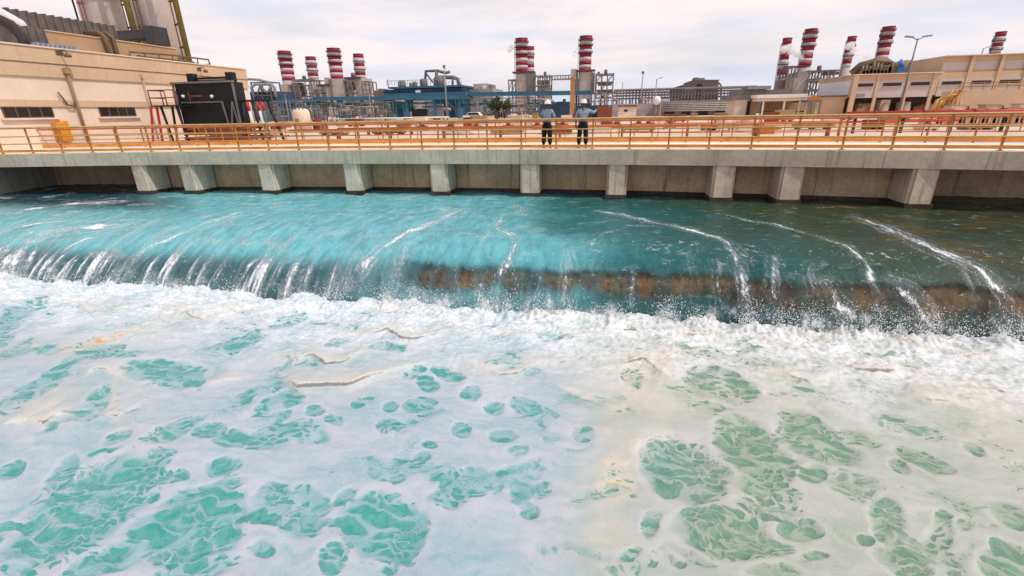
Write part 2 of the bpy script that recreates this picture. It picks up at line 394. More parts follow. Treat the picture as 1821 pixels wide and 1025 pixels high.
# finer sampling along the flow near the fall
Xg, Sg = np.meshgrid(sx_, SS)
Yg, Zg = sheet(Xg, Sg); Yg = Yg + shift(Xg)*ss(0, 10, Sg)
SL = float(np.interp(12.4, PYs[::-1], SS[::-1]))      # arc length where the bend starts
fall = ss(SL, SL+1.6, Sg)
leftw = ss(-4.5, -8.5, Xg)
streaks = [  # (photo pixel polyline, half width m, strength)
 ([(822, 372), (780, 388), (740, 408), (700, 430), (660, 455), (640, 485)], .17, 1.0),
 ([(690, 383), (715, 408), (738, 402)], .10, .6), ([(700, 378), (760, 374), (830, 370)], .10, .6),
 ([(455, 370), (400, 388), (350, 403), (300, 423), (260, 442), (230, 462), (215, 482)], .15, .85),
 ([(545, 385), (480, 398), (430, 415), (390, 440), (370, 470), (350, 500)], .13, .55),
 ([(210, 358), (120, 364), (60, 371), (-20, 379)], .42, .9), ([(160, 388), (100, 394), (40, 401), (-20, 409)], .22, .75),
 ([(230, 400), (150, 404), (80, 415), (40, 432), (20, 462), (10, 492)], .3, 1.0),
 ([(250, 405), (180, 415), (120, 440), (95, 472)], .16, .7), ([(70, 430), (50, 460), (45, 490)], .3, .8),
 ([(330, 385), (250, 398), (200, 425), (165, 460), (150, 490)], .12, .5),
 ([(935, 371), (900, 384), (880, 400), (902, 414), (920, 430), (906, 452), (896, 476), (888, 510), (885, 540)], .085, .95),
 ([(880, 400), (866, 420), (852, 445)], .10, .6), ([(1012, 450), (1018, 480), (1008, 520), (1003, 545)], .08, .9),
 ([(1060, 375), (1120, 384), (1180, 398), (1250, 412), (1290, 430), (1312, 456), (1320, 490), (1326, 525), (1332, 562)], .085, 1.0),
 ([(1200, 399), (1120, 402), (1070, 418), (1035, 440)], .07, .6), ([(1140, 390), (1080, 395), (1040, 398)], .06, .5),
 ([(1520, 386), (1570, 404), (1620, 424), (1670, 445), (1722, 470), (1762, 500), (1790, 530), (1806, 568)], .12, 1.0),
 ([(1300, 383), (1380, 400), (1440, 416), (1500, 436), (1532, 460), (1546, 490), (1556, 520), (1563, 552)], .075, .8),
 ([(1440, 386), (1520, 396), (1600, 402)], .07, .5), ([(1560, 380), (1660, 392), (1821, 400)], .06, .5),
 ([(1470, 505), (1492, 538), (1512, 570)], .10, 1.0), ([(1608, 510), (1634, 542), (1662, 580)], .13, 1.0),
 ([(1440, 466), (1446, 500), (1449, 530)], .07, .7), ([(1374, 455), (1378, 490), (1381, 525)], .08, .75),
 ([(1280, 465), (1276, 510), (1285, 548)], .08, .7), ([(1225, 445), (1228, 480), (1222, 530)], .07, .6), ([(1129, 480), (1130, 540)], .06, .8),
 ([(722, 440), (707, 470), (698, 500), (690, 535)], .13, .95), ([(640, 448), (618, 475), (606, 505), (600, 535)], .10, .7),
 ([(560, 450), (530, 490), (520, 520)], .12, .6), ([(480, 440), (440, 475), (425, 510)], .11, .6), ([(812, 480), (818, 540)], .07, .7),
 ([(860, 500), (858, 545)], .09, .8), ([(955, 480), (958, 500), (950, 540)], .05, .5), ([(770, 445), (760, 480)], .05, .5), ([(1700, 470), (1720, 500), (1735, 540)], .06, .6),
 ([(600, 372), (520, 375), (440, 384)], .10, .5), ([(560, 362), (470, 366), (380, 374)], .10, .5), ([(400, 350), (560, 347), (740, 350)], .09, .8), ([(790, 352), (910, 354)], .08, .6), ([(960, 354), (1060, 353)], .08, .6), ([(1120, 357), (1250, 357)], .06, .55), ([(1310, 362), (1370, 363)], .05, .5), ([(1430, 368), (1580, 371)], .06, .45)]
foam_glint = np.zeros(Xg.shape)
wobx = fbm(Xg*1.7, Sg*.9, 3, 11)*.10; wobs = fbm(Xg*1.4, Sg*1.4, 3, 17)*.16
grain = fbm(Xg*7, Sg*3.2, 4, 23)
for pts, w, st in streaks:
    q = [hit_sheet(*p) for p in pts]
    x0, x1 = min(a for a, b in q)-1, max(a for a, b in q)+1
    i0, i1 = np.searchsorted(sx_, [x0, x1])
    if i1-i0 < 2: continue
    d, sd_, pr = segdist(Xg[:, i0:i1]+wobx[:, i0:i1], Sg[:, i0:i1]+wobs[:, i0:i1], q)
    lng = sum(math.hypot(q[k+1][0]-q[k][0], q[k+1][1]-q[k][1]) for k in range(len(q)-1)); al = pr*lng; u_ = d*sd_/w
    strand = ss(-.25, .65, fbm(u_*1.5+st*13+x0, al*.55, 3, 31)); brk = np.clip(.80+.6*fbm(al*1.1+x0*3, u_*.35, 3, 33), .3, 1.25)
    f = np.exp(-(u_/1.35)**2)*st*(.62+.38*np.sin(pr*math.pi*.9+.25))*(.62+.62*strand)*brk
    halo = np.exp(-(d/(w*4.2))**2)*st*.50*(.55+.7*strand)
    foam_glint[:, i0:i1] = np.maximum(foam_glint[:, i0:i1], np.maximum(f, halo))
# combed fine streaks on the left fall, thin lines drawn out by the flow everywhere
sub = comb0 = None
comb = fbm(Xg*3.0 + .25*gn(Xg*.6, Sg*.4, 3), Sg*.28, 4, 41)
comb2 = fbm(Xg*9.0, Sg*.5, 3, 47)
foam_glint = np.maximum(foam_glint, leftw*fall*ss(-.3, .65, comb+.5*comb2)*.92)
foam_glint = np.maximum(foam_glint, leftw*(1-fall)*ss(SL-6, SL-1, Sg)*ss(.0, .6, comb+.35*comb2)*.50)
foam_glint = np.maximum(foam_glint, (1-leftw)*ss(SL-.2, SL+1.0, Sg)*ss(.22, .8, comb+.4*comb2)*.22)
foam_glint = np.maximum(foam_glint, .46*ss(.1, .8, fbm(Xg*2.2, Sg*5, 4, 59))*ss(2.5, 4.5, Sg))  # flecks of froth and small white glints painted over the stream
foam_glint = np.maximum(foam_glint, ss(.1, .7, fbm(Xg*.55, Sg*2.6, 4, 57))*.62*ss(5.5, 1.2, Sg)*ss(8, -10, Xg))
foam_glint = np.maximum(foam_glint, ss(.05, .6, fbm(Xg*.8, Sg*1.1, 4, 51))*.46*ss(5.0, -5, Xg))
# ruffled glints painted white into the colour mask on the brow, right of centre
brow = np.exp(-((Sg-(SL-.1))/.8)**2)*ss(-5, -1, Xg)
fine = ss(.12, .6, fbm(Xg*6.5+.5*gn(Xg*.5, Sg*.3, 8), Sg*.22, 3, 55)+.25*comb)
foam_glint = np.maximum(foam_glint, fine*(.22+.24*lw(Xg))*ss(SL-4.5, SL+.3, Sg))
foam_glint = np.maximum(foam_glint, brow*ss(.0, .7, fbm(Xg*5.5, Sg*4.0, 4, 61))*ss(-.35, .4, fbm(Xg*.7, Sg*.8, 2, 63))*.72)
foam_glint = np.maximum(foam_glint, ss(SL+1.45, SL+2.35, Sg+.45*fbm(Xg*1.3, Sg*.4, 3, 73))*ss(-.3, .5, fbm(Xg*2.6, Sg*1.3, 4, 71))*.86)
# thin water lets the mossy weir show through
thin = ss(SL+.88, SL+1.15, Sg + .16*fbm(Xg*1.6, Sg, 3, 81)) * (1-ss(SL+1.50, SL+1.85, Sg+.36*fbm(Xg*1.1, Sg*.6, 3, 83)))
thin = thin*ss(-7.0, -4.2, Xg+.6*fbm(Xg*.8, Sg, 2, 85))*(.80+.3*comb)
gust = fbm(Xg*.35, Sg*.6, 3, 95)
hgt = (.055*fbm(Xg*.7, Sg*.9, 4, 91) + .016*fbm(Xg*2.6, Sg*3.2, 3, 93))*ss(1, 4, Sg)*(1-.6*fall) + .045*comb*fall + .018*foam_glint*(.4+.6*grain)
hgt = hgt + leftw*fall*.07*comb - .012
dY = np.gradient(Yg, axis=0); dZ = np.gradient(Zg, axis=0); ln = np.hypot(dY, dZ)+1e-9
Yg2 = Yg + hgt*(dZ/ln); Zg2 = Zg + hgt*(-dY/ln)
gfac = np.clip(ss(-9, 9.5, Xg + 1.6*fbm(Xg*.25, Sg*.3, 3, 97) - .35*(Sg-6)), 0, 1)

b = NB('stream_water')
ua = b.n('ShaderNodeSeparateXYZ', None, i0=b.attr('ua').outputs['Vector']); suv = b.attr('suv').outputs['Vector']
fo, th, gr = ua.outputs; FA, LW, GU = b.n('ShaderNodeSeparateXYZ', None, i0=b.attr('uf').outputs['Vector']).outputs; geo = b.n('ShaderNodeNewGeometry').outputs['Position']
wv = b.noise(b.mapv(suv, (1.6, .55, 1)), 2.2, 6, .6, .6)
ramp = b.n('ShaderNodeValToRGB', None, Fac=gr); cr_ = ramp.color_ramp
cr_.elements[0].position = 0; cr_.elements[0].color = (.16, .48, .53, 1)
cr_.elements[1].position = 1; cr_.elements[1].color = (.036, .040, .012, 1)
for p_, c_ in ((.20, (.115, .40, .44)), (.33, (.028, .160, .165)), (.46, (.016, .105, .100)), (.60, (.015, .078, .066)), (.78, (.030, .056, .026))):
    e = cr_.elements.new(p_); e.color = c_+(1,)
body = b.mix(b.mr(wv, .3, .75, 0, 1), ramp.outputs[0], b.mix(.42, ramp.outputs[0], (.006, .07, .08)))
olive = b.mr(b.noise(b.mapv(suv, (.5, .9, 1), (3, 1, 0)), 1.3, 4), .48, .66)
body = b.mix(b.math('MULTIPLY', olive, b.mr(gr, .7, 1.0, 0, .85)), body, (.075, .055, .010))
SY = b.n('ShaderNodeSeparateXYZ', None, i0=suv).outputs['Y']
body = b.mix(b.math('MULTIPLY', b.mr(b.math('MULTIPLY_ADD', wv, 2.2, False, SY), 4.4, 7.0, 1, 0), .75), body, (.012, .075, .10))  # darker by the wall: bridge shade and reflection mixed into the water colour
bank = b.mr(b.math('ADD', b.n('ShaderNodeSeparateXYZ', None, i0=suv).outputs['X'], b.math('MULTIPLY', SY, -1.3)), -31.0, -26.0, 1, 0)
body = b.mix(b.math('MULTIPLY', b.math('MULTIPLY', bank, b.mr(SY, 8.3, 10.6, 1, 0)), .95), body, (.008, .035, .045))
body = b.mix(b.math('MULTIPLY', b.mr(FA, .25, .95), b.math('MULTIPLY_ADD', LW, .42, False, .48)), body, (.040, .080, .090))
g1 = b.noise(b.mapv(suv, (1, .45, 1)), 16, 5, .7, .5); g2 = b.noise(b.mapv(suv, (1, .8, 1)), 40, 4, .8)
sp = b.math('ADD', b.math('MULTIPLY', b.math('SUBTRACT', g1, .5), 2.0), b.math('MULTIPLY', b.math('SUBTRACT', g2, .5), 1.9))
fm = b.mr(b.math('ADD', fo, b.math('MULTIPLY', sp, .85)), .42, .80)
soft = b.math('MULTIPLY', b.mr(fo, .1, .85), .30)
fm = b.math('MAXIMUM', fm, soft)
col = b.mix(fm, body, (.80, .83, .85))
bmp = b.n('ShaderNodeBump', None, Strength=.75, Distance=.06, Height=b.math('ADD', b.math('MULTIPLY', b.noise(b.mapv(suv, (1.0, .8, 1)), 7, 6, .65, .4), 1.0), b.math('MULTIPLY', fm, .5)))
pw = b.n('ShaderNodeBsdfPrincipled', None, Base_Color=col, Roughness=b.mr(fm, 0, 1, .16, .75), IOR=1.33, Normal=bmp.outputs[0])
pw.inputs['Specular IOR Level'].default_value = .30
tr = b.n('ShaderNodeBsdfTransparent', None, Color=(.92, .93, .86, 1))
ms = b.n('ShaderNodeMixShader', None, i0=b.math('MULTIPLY', b.math('MULTIPLY', th, b.math('SUBTRACT', 1.0, fm)), .93, True), i1=pw.outputs[0], i2=tr.outputs[0])
M_stream = b.surf(ms)
wat = grid_mesh('water', Xg, Yg2, Zg2, dict(ua=(np.clip(foam_glint, 0, 1), np.clip(thin, 0, 1), gfac), suv=(Xg, Sg, Xg*0), uf=(fall, leftw, gust)), M_stream)
struct(wat)

# the weir itself: rough overgrown concrete just behind the sheet
b = NB('weir_growth'); pos = b.n('ShaderNodeNewGeometry').outputs['Position']
a1 = b.noise(b.mapv(pos, (1, 1, .8)), 1.4, 5, .6); a2 = b.noise(b.mapv(pos, (1, 1, .5)), 7, 6, .7); a3 = b.noise(pos, 26, 4, .7)
c = b.mix(b.mr(a1, .38, .6), (.07, .035, .018), (.27, .125, .036)); c = b.mix(b.mr(a2, .45, .68), c, (.030, .018, .012)); c = b.mix(b.mr(a3, .55, .75, 0, .6), c, (.34, .22, .10))
c = b.mix(b.mr(b.noise(b.mapv(pos, (1, 1, 1), (4, 0, 0)), .8, 3), .56, .68, 0, .6), c, (.05, .075, .02))
bp = b.n('ShaderNodeBump', None, Strength=.9, Distance=.06, Height=a2)
M_weir = b.surf(b.n('ShaderNodeBsdfPrincipled', None, Base_Color=c, Roughness=.5, Normal=bp.outputs[0]))
wx = np.arange(-33, 17, .12); Sw = np.linspace(SL-4.5, seg[-1], 60); Xw, Sw2 = np.meshgrid(wx, Sw)
Yw, Zw = sheet(Xw, Sw2); Yw = Yw+shift(Xw); dy = np.gradient(Yw, axis=0); dz = np.gradient(Zw, axis=0); l_ = np.hypot(dy, dz)
off = -.16 - .07*fbm(Xw*2.2, Sw2*2, 4, 101)
weir = grid_mesh('weir', Xw, Yw+off*dz/l_, Zw-off*dy/l_, {}, M_weir)
tag(weir, 'rust brown overgrown weir sill showing through the thin falling water', 'weir')

# ------------------------------------------------------------------ pool
px_ = np.arange(-23.5, 14.6, .028); py_ = np.arange(1.0, 11.6, .028)
Xp, Yp = np.meshgrid(px_, py_)
def wp(px, py): v = PZ(px, py, PZL+.02); return (v.x, v.y)
base_y = 10.84 + shift(Xp)                       # where the sheet lands
tur = ss(4.3, .3, base_y - Yp + .75*fbm(Xp*.5, Yp*.5, 3, 111))
clusters = [  # (px, py, half length, half width, tilt deg in photo, openness)
 (165, 893, 125, 56, -30, 1.0), (345, 930, 92, 52, -22, .95), (355, 873, 66, 16, -15, .8), (112, 837, 40, 15, -48, .9), (210, 775, 24, 9, -30, .7),
 (305, 762, 55, 12, -20, .6), (375, 762, 26, 14, -8, .8), (415, 776, 26, 18, -12, .8), (470, 780, 40, 16, 0, .55), (277, 806, 30, 11, -10, .7), (302, 845, 28, 11, -5, .9),
 (396, 825, 30, 12, -12, .7), (12, 835, 24, 12, -20, .8), (28, 1012, 28, 12, 0, .8), (180, 1002, 82, 26, -20, .9), (228, 975, 22, 18, 0, .8), (345, 1008, 60, 20, -12, .8),
 (292, 662, 66, 22, 8, .75), (480, 890, 30, 38, 20, .85), (540, 905, 48, 44, 0, .62), (612, 880, 22, 11, -40, .8), (678, 928, 66, 60, 0, .95), (592, 990, 24, 26, 20, .75),
 (690, 1011, 14, 9, 0, .8), (460, 975, 24, 14, 0, .75), (822, 862, 48, 24, -25, .68), (802, 892, 14, 11, 0, .8), (942, 905, 17, 14, 0, .8), (925, 838, 42, 18, -20, .5),
 (820, 765, 16, 12, 0, .8), (762, 788, 14, 7, 0, .8), (753, 808, 14, 8, 0, .8), (718, 815, 10, 5, 0, .7), (690, 755, 22, 12, -10, .65), (694, 722, 13, 9, 0, .75), (750, 718, 28, 14, -10, .7),
 (762, 680, 20, 12, 20, .8), (835, 698, 17, 13, 0, .75), (797, 662, 30, 10, 15, .85), (880, 722, 18, 9, 0, .8), (934, 722, 24, 11, 20, .75), (895, 775, 22, 11, 0, .6), (920, 800, 17, 8, 0, .6),
 (1036, 768, 18, 11, 0, .6), (468, 724, 13, 7, 0, .8), (500, 735, 15, 7, -30, .8), (556, 730, 17, 9, -10, .8), (590, 745, 18, 9, 20, .6), (540, 766, 44, 15, 10, .55), (505, 708, 34, 12, -10, .7), (635, 718, 11, 6, 0, .8), (480, 688, 18, 8, -20, .6), (735, 660, 18, 8, -20, .6),
 (1345, 800, 82, 46, 35, .95), (1215, 833, 76, 50, 30, .85), (1288, 942, 88, 42, 12, .92), (1368, 968, 44, 16, 5, .8), (1448, 775, 82, 30, 32, .8), (1447, 842, 21, 17, 0, .9),
 (1278, 682, 66, 26, 15, .8), (1645, 818, 48, 15, 28, .7), (1598, 828, 18, 10, 30, .7), (1540, 856, 22, 9, 12, .7), (1690, 835, 9, 5, 20, .8), (1578, 912, 38, 22, 45, .85), (1585, 948, 30, 17, 30, .8),
 (1540, 955, 15, 9, 10, .8), (1665, 945, 22, 36, 20, .65), (1605, 1000, 55, 20, 30, .8), (1797, 1002, 46, 34, 20, .95), (1800, 915, 46, 16, 25, .75), (1715, 930, 16, 12, 0, .6), (1425, 940, 34, 15, 15, .8),
 (1365, 868, 62, 18, 15, .7), (1362, 903, 58, 13, 12, .6), (1620, 757, 62, 15, 18, .45), (1730, 795, 20, 9, 30, .65), (1115, 985, 22, 10, -30, .8), (1375, 1016, 42, 14, 0, .75), (1160, 930, 12, 26, 20, .6), (1225, 985, 50, 7, 25, .6), (1450, 985, 30, 8, -10, .45),
 (440, 604, 34, 11, -25, .62), (600, 610, 22, 9, -20, .55), (690, 618, 30, 8, 0, .55), (515, 572, 30, 9, -15, .5), (1250, 626, 55, 9, 8, .5), (1330, 640, 40, 9, 12, .45), (1125, 672, 22, 14, 20, .7), (980, 600, 24, 8, 0, .4),
 (60, 690, 60, 14, -25, .5), (30, 560, 60, 16, -30, .55), (130, 640, 70, 10, -28, .5), (190, 625, 34, 10, -15, .6), (170, 715, 40, 16, -40, .5), (120, 740, 46, 12, -30, .4), (15, 625, 34, 9, -15, .6)]
Hh = np.zeros(Xp.shape); wx_ = .16*fbm(Xp*1.6, Yp*1.6, 3, 121); wy_ = .16*fbm(Xp*1.6, Yp*1.6, 3, 127)
rim = np.zeros(Xp.shape)
ca = np.zeros(Xp.shape)+1e-6; sa = np.zeros(Xp.shape); wsum = np.zeros(Xp.shape)+1e-6; cell = np.zeros(Xp.shape)
for cx, cy, a, bb, t, st in clusters:
    t = R(t); c0_ = np.array(wp(cx, cy)); ax = np.array(wp(cx+a*math.cos(t), cy+a*math.sin(t)))-c0_; bx = np.array(wp(cx-bb*math.sin(t), cy+bb*math.cos(t)))-c0_
    r_ = np.abs(ax)+np.abs(bx); i0, i1 = np.searchsorted(px_, [c0_[0]-r_[0]*1.7-.3, c0_[0]+r_[0]*1.7+.3]); j0, j1 = np.searchsorted(py_, [c0_[1]-r_[1]*1.7-.3, c0_[1]+r_[1]*1.7+.3])
    if i1-i0 < 2 or j1-j0 < 2: continue
    sl = (slice(j0, j1), slice(i0, i1)); k_ = min(1, np.hypot(*r_)/.7)
    dx = Xp[sl]-c0_[0]+wx_[sl]*k_; dy_ = Yp[sl]-c0_[1]+wy_[sl]*k_; det = ax[0]*bx[1]-ax[1]*bx[0]
    u = (dx*bx[1]-dy_*bx[0])/det; v = (ax[0]*dy_-ax[1]*dx)/det; rr = np.hypot(u, v)
    Hh[sl] = np.maximum(Hh[sl], st*ss(1.42, .80, rr)); rim[sl] = np.maximum(rim[sl], np.exp(-((rr-1.3)/.16)**2)*st)
rim *= (1-Hh)
gx_, gy_ = Xp+wx_, Yp+wy_
Hh = np.maximum(Hh, .60*ss(.16, .62, fbm(gx_*.9, gy_*1.3, 4, 131))*(1-tur))
Hh = np.maximum(Hh, tur*.52*ss(.15, .6, fbm(gx_*1.1+3, gy_*2.2, 4, 137)))
warm = np.zeros(Xp.shape)
for cx, cy, a, bb, t, st in [(185, 603, 80, 11, -14, 1.25), (1130, 690, 70, 60, 0, .75), (1095, 860, 44, 150, 0, .85), (1085, 960, 50, 80, 0, .5), (1720, 700, 120, 26, 12, .7), (1775, 760, 70, 40, 40, .5), (80, 722, 90, 34, -20, .55), (215, 690, 34, 40, 20, .45),
                           (620, 680, 100, 16, -5, .4), (1080, 820, 18, 34, 0, .9), (1140, 648, 60, 14, -10, .7), (300, 572, 60, 26, -20, .38), (1310, 705, 140, 16, 5, .4), (20, 620, 60, 16, -20, .5), (1000, 640, 90, 14, -5, .3), (840, 655, 90, 12, 10, .3), (1400, 670, 70, 12, 10, .35), (560, 640, 80, 8, 0, .35), (250, 770, 60, 50, -40, .3), (100, 900, 30, 110, 20, .25)]:
    t = R(t); c0_ = np.array(wp(cx, cy)); ax = np.array(wp(cx+a*math.cos(t), cy+a*math.sin(t)))-c0_; bx = np.array(wp(cx-bb*math.sin(t), cy+bb*math.cos(t)))-c0_
    dx = gx_-c0_[0]+.5*wx_; dy_ = gy_-c0_[1]+.5*wy_; det = ax[0]*bx[1]-ax[1]*bx[0]
    u = (dx*bx[1]-dy_*bx[0])/det; v = (ax[0]*dy_-ax[1]*dx)/det
    warm = np.maximum(warm, st*np.exp(-(u*u+v*v)))
warm *= (.8+.7*fbm(gx_*1.5, gy_*3, 4, 141))
# foam folds: each is a lip that rises gently from behind and drops towards the viewer
folds = [([(500, 668), (512, 684), (530, 692), (562, 692), (620, 690), (690, 664), (745, 648)], .17), ([(470, 640), (520, 645), (556, 634), (580, 650), (610, 646), (640, 630), (685, 628)], .11), ([(590, 590), (640, 600), (690, 590), (715, 605), (745, 606), (790, 592), (835, 585)], .12),
 ([(830, 640), (868, 660), (890, 669), (920, 665), (960, 645), (1005, 640)], .09), ([(992, 592), (1012, 606), (1040, 603)], .08), ([(1055, 664), (1100, 652), (1146, 641), (1172, 664), (1222, 671)], .10), ([(1130, 642), (1170, 645), (1205, 630), (1240, 622)], .07),
 ([(1335, 660), (1390, 664), (1425, 678), (1448, 680), (1490, 664)], .09), ([(1500, 650), (1530, 664), (1575, 668), (1612, 655)], .13), ([(1600, 648), (1622, 664), (1650, 676)], .07), ([(1605, 700), (1650, 714), (1720, 716)], .08), ([(278, 545), (330, 560), (358, 572), (420, 575)], .09),
 ([(95, 545), (140, 543), (160, 560), (205, 550), (260, 538)], .07), ([(150, 668), (170, 660), (188, 661), (212, 672)], .09), ([(50, 742), (62, 755), (78, 757), (95, 742), (120, 735)], .10), ([(0, 757), (30, 752), (60, 745)], .05), ([(1128, 806), (1140, 790), (1165, 782), (1205, 779)], .06), ([(985, 682), (1035, 706), (1066, 716)], .05), ([(1355, 612), (1410, 626), (1470, 640)], .07),
 ([(1585, 615), (1615, 611), (1660, 624)], .08), ([(375, 682), (400, 677), (430, 671)], .05), ([(180, 735), (205, 742), (225, 730)], .08), ([(940, 560), (985, 568), (1030, 562)], .08), ([(1180, 585), (1230, 600), (1300, 598)], .09), ([(1400, 595), (1450, 606), (1500, 600)], .08), ([(380, 548), (430, 558), (480, 556)], .07), ([(640, 548), (690, 560), (760, 562)], .08), ([(1660, 622), (1720, 634), (1790, 632)], .07), ([(870, 590), (920, 600), (960, 596)], .05)]
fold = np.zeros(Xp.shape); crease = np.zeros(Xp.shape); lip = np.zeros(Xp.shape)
for pts, hh in folds:
    q = [wp(*p) for p in pts]; xs_ = [a for a, b_ in q]; ys_ = [b_ for a, b_ in q]
    i0, i1 = np.searchsorted(px_, [min(xs_)-.9, max(xs_)+.9]); j0, j1 = np.searchsorted(py_, [min(ys_)-.9, max(ys_)+.9]); sl = (slice(j0, j1), slice(i0, i1))
    if i1-i0 < 2: continue
    d, sd_, pr = segdist(Xp[sl]+wx_[sl]*.35, Yp[sl]+wy_[sl]*.35, q)
    e = np.sin(np.clip(pr, .02, .98)*math.pi)**.5
    far_side = sd_ > 0                                   # polylines run left to right: positive = away from viewer
    f = np.where(far_side, np.exp(-d/.42)*(1-.35*np.exp(-d/.05)), np.exp(-(d/.09)**2)*.65 - .16*np.exp(-(d/.2)**2))
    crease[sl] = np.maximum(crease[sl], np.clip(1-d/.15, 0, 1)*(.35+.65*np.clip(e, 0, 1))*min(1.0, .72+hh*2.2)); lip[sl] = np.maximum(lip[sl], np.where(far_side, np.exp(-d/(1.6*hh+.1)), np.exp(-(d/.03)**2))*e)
    m_ = np.abs(f*hh*e) > np.abs(fold[sl]); fold[sl] = np.where(m_, f*hh*e, fold[sl])
edge = ss(1.35, .05, base_y-Yp)                          # boil piled against the fall
lump = np.abs(fbm(Xp*1.25, Yp*1.6, 5, 151)); lump2 = np.abs(fbm(Xp*3.6, Yp*4.2, 4, 153))
Zp = PZL + .03*fbm(Xp*.8, Yp*1.0, 4, 155) + .006*fbm(Xp*4, Yp*5, 3, 157) + fold*1.0 + .035*fbm(Xp*.45+.3*Yp, Yp*1.1, 3, 165)*(1-edge) + tur*(.00 + .12*(.5-lump) + .045*(.45-lump2) + .022*fbm(Xp*9, Yp*9, 3, 159)) + edge*(-.05+.15*fbm(Xp*.9, Yp*.9, 4, 161)+.05*(.5-lump2)+.04*fbm(Xp*7, Yp*7, 3, 163)) - .035*Hh*(1-tur)
puff = np.zeros(Xp.shape)
for px_i, w, h in ((40, .5, .30), (215, .3, .2), (330, .3, .18), (430, .35, .22), (600, .3, .2), (690, .2, .26), (800, .2, .2), (862, .22, .26), (905, .12, .18), (965, .22, .24), (1090, .25, .16), (1185, .17, .3), (1240, .25, .14), (1332, .2, .3), (1385, .13, .24), (1425, .26, .28), (1505, .2, .3), (1560, .14, .26), (1605, .2, .24), (1652, .24, .3), (1720, .22, .18), (1790, .2, .32)):
    v = PZ(px_i, 560, PZL+.1); cx = v.x*10.75/v.y; cy = 10.62 + .10*float(ss(-6.5, -12, np.array(cx)))
    puff = np.maximum(puff, h*np.exp(-((Xp-cx+.12*fbm(Xp*3, Yp*3, 3, 191))/w)**2 - ((Yp-cy)/.26)**2))
Zp = Zp + puff*.55*np.clip(.45+1.2*fbm(Xp*3.2, Yp*3.2, 3, 193)+.75*fbm(Xp*9, Yp*9, 3, 195), 0, 2)
Hh *= 1-.8*edge
Hh = np.clip(Hh*(1-np.clip(warm, 0, 1)*.45), 0, 1)
green = ss(-1.2, 1.6, Xp + .8*fbm(Xp*.4, Yp*.4, 3, 171) + .12*(Yp-6))
# cell coordinates: drawn out along the drift (towards lower left on the left, lower right on the right)
th_ = R(55) + R(80)*ss(-4.5, 3.5, Xp) + .5*fbm(Xp*.25, Yp*.25, 2, 175)
str_ = .25+.55*ss(.2, 1, np.abs(Xp+.6)/4)
cu = Xp + wx_*.8; cv = Yp + wy_*.8
thin_ = np.clip(.5+.6*fbm(gx_*.8, gy_*1.2, 4, 181), 0, 1)

b = NB('pool_foam')
fa = b.n('ShaderNodeSeparateXYZ', None, i0=b.attr('fa').outputs['Vector']); fb = b.n('ShaderNodeSeparateXYZ', None, i0=b.attr('fb').outputs['Vector']); fc = b.n('ShaderNodeSeparateXYZ', None, i0=b.attr('fc').outputs['Vector'])
uvw = b.attr('cuv').outputs['Vector']; H, WM, TU = fa.outputs; GR, TH, EDG = fb.outputs; RIM, CA, SA = fc.outputs
nw = b.n('ShaderNodeTexNoise', None, Vector=uvw, Scale=2.4, Detail=3, Roughness=.55)
off_ = b.n('ShaderNodeVectorMath', dict(operation='SUBTRACT'), i0=nw.outputs['Color'], i1=(.5, .5, .5)).outputs[0]
offs = b.n('ShaderNodeVectorMath', dict(operation='SCALE'), i0=off_, Scale=.42).outputs[0]
wuv = b.n('ShaderNodeVectorMath', dict(operation='ADD'), i0=uvw, i1=offs).outputs[0]
def cells(vec, rot, sc, scale, feat='DISTANCE_TO_EDGE'):
    return b.n('ShaderNodeTexVoronoi', dict(feature=feat, voronoi_dimensions='2D'), Vector=b.mapv(vec, sc, (0, 0, 0), (0, 0, rot)), Scale=scale).outputs['Distance']
# two sets of drawn-out cells, blended by side of the pool
sideL = b.mr(b.n('ShaderNodeSeparateXYZ', None, i0=uvw).outputs['X'], -2.2, .4)
def holes(rotl, sl_, rotr, sr_, scale, w0, w1, r0, r1, hv):
    o = []
    for rot, sc in ((rotl, sl_), (rotr, sr_)):
        f1 = cells(wuv, rot, sc, scale, 'F1'); f2 = cells(wuv, rot, sc, scale, 'F2')
        gp = b.math('SUBTRACT', f2, f1); w = b.mr(hv, .1, 1.0, w0, w1, False); r = b.mr(hv, .1, 1.0, r0, r1, False)
        x1 = b.n('ShaderNodeMapRange', dict(interpolation_type='SMOOTHSTEP'), Value=gp, From_Min=w, From_Max=b.math('ADD', w, .19)).outputs[0]
        x2 = b.n('ShaderNodeMapRange', dict(interpolation_type='SMOOTHSTEP'), Value=f1, From_Min=b.math('SUBTRACT', r, .10), From_Max=b.math('ADD', r, .06), To_Min=1.0, To_Max=0.0).outputs[0]
        o.append(b.math('MULTIPLY', x1, x2))
    return b.math('ADD', b.math('MULTIPLY', o[0], b.math('SUBTRACT', 1.0, sideL)), b.math('MULTIPLY', o[1], sideL))
tiny = cells(wuv, .3, (1, 1, 1), 22)
n_f = b.noise(uvw, 2.6, 4, .6); n_g = b.noise(uvw, 9, 4, .65)
Hn = b.math('ADD', H, b.math('ADD', b.math('MULTIPLY', b.math('SUBTRACT', n_f, .5), .75), b.math('MULTIPLY', b.math('SUBTRACT', n_g, .5), .35)), True)
ob = holes(R(-40), (.30, 1.0, 1), R(38), (.46, 1.0, 1), 3.7, .42, .06, .22, .95, Hn)
om = holes(R(-34), (.5, 1.05, 1), R(30), (.6, 1.05, 1), 8.5, .44, .065, .22, .95, Hn)
pick = b.mr(b.noise(uvw, 1.4, 3), .42, .58)
opn = b.math('ADD', b.math('MULTIPLY', ob, b.math('SUBTRACT', 1.0, pick)), b.math('MULTIPLY', om, pick))
sm_ = holes(R(-34), (.6, 1.05, 1), R(30), (.7, 1.05, 1), 19, .42, .08, .20, .9, b.math('ADD', Hn, b.math('MULTIPLY', b.mr(n_f, .5, .72), .5), True))
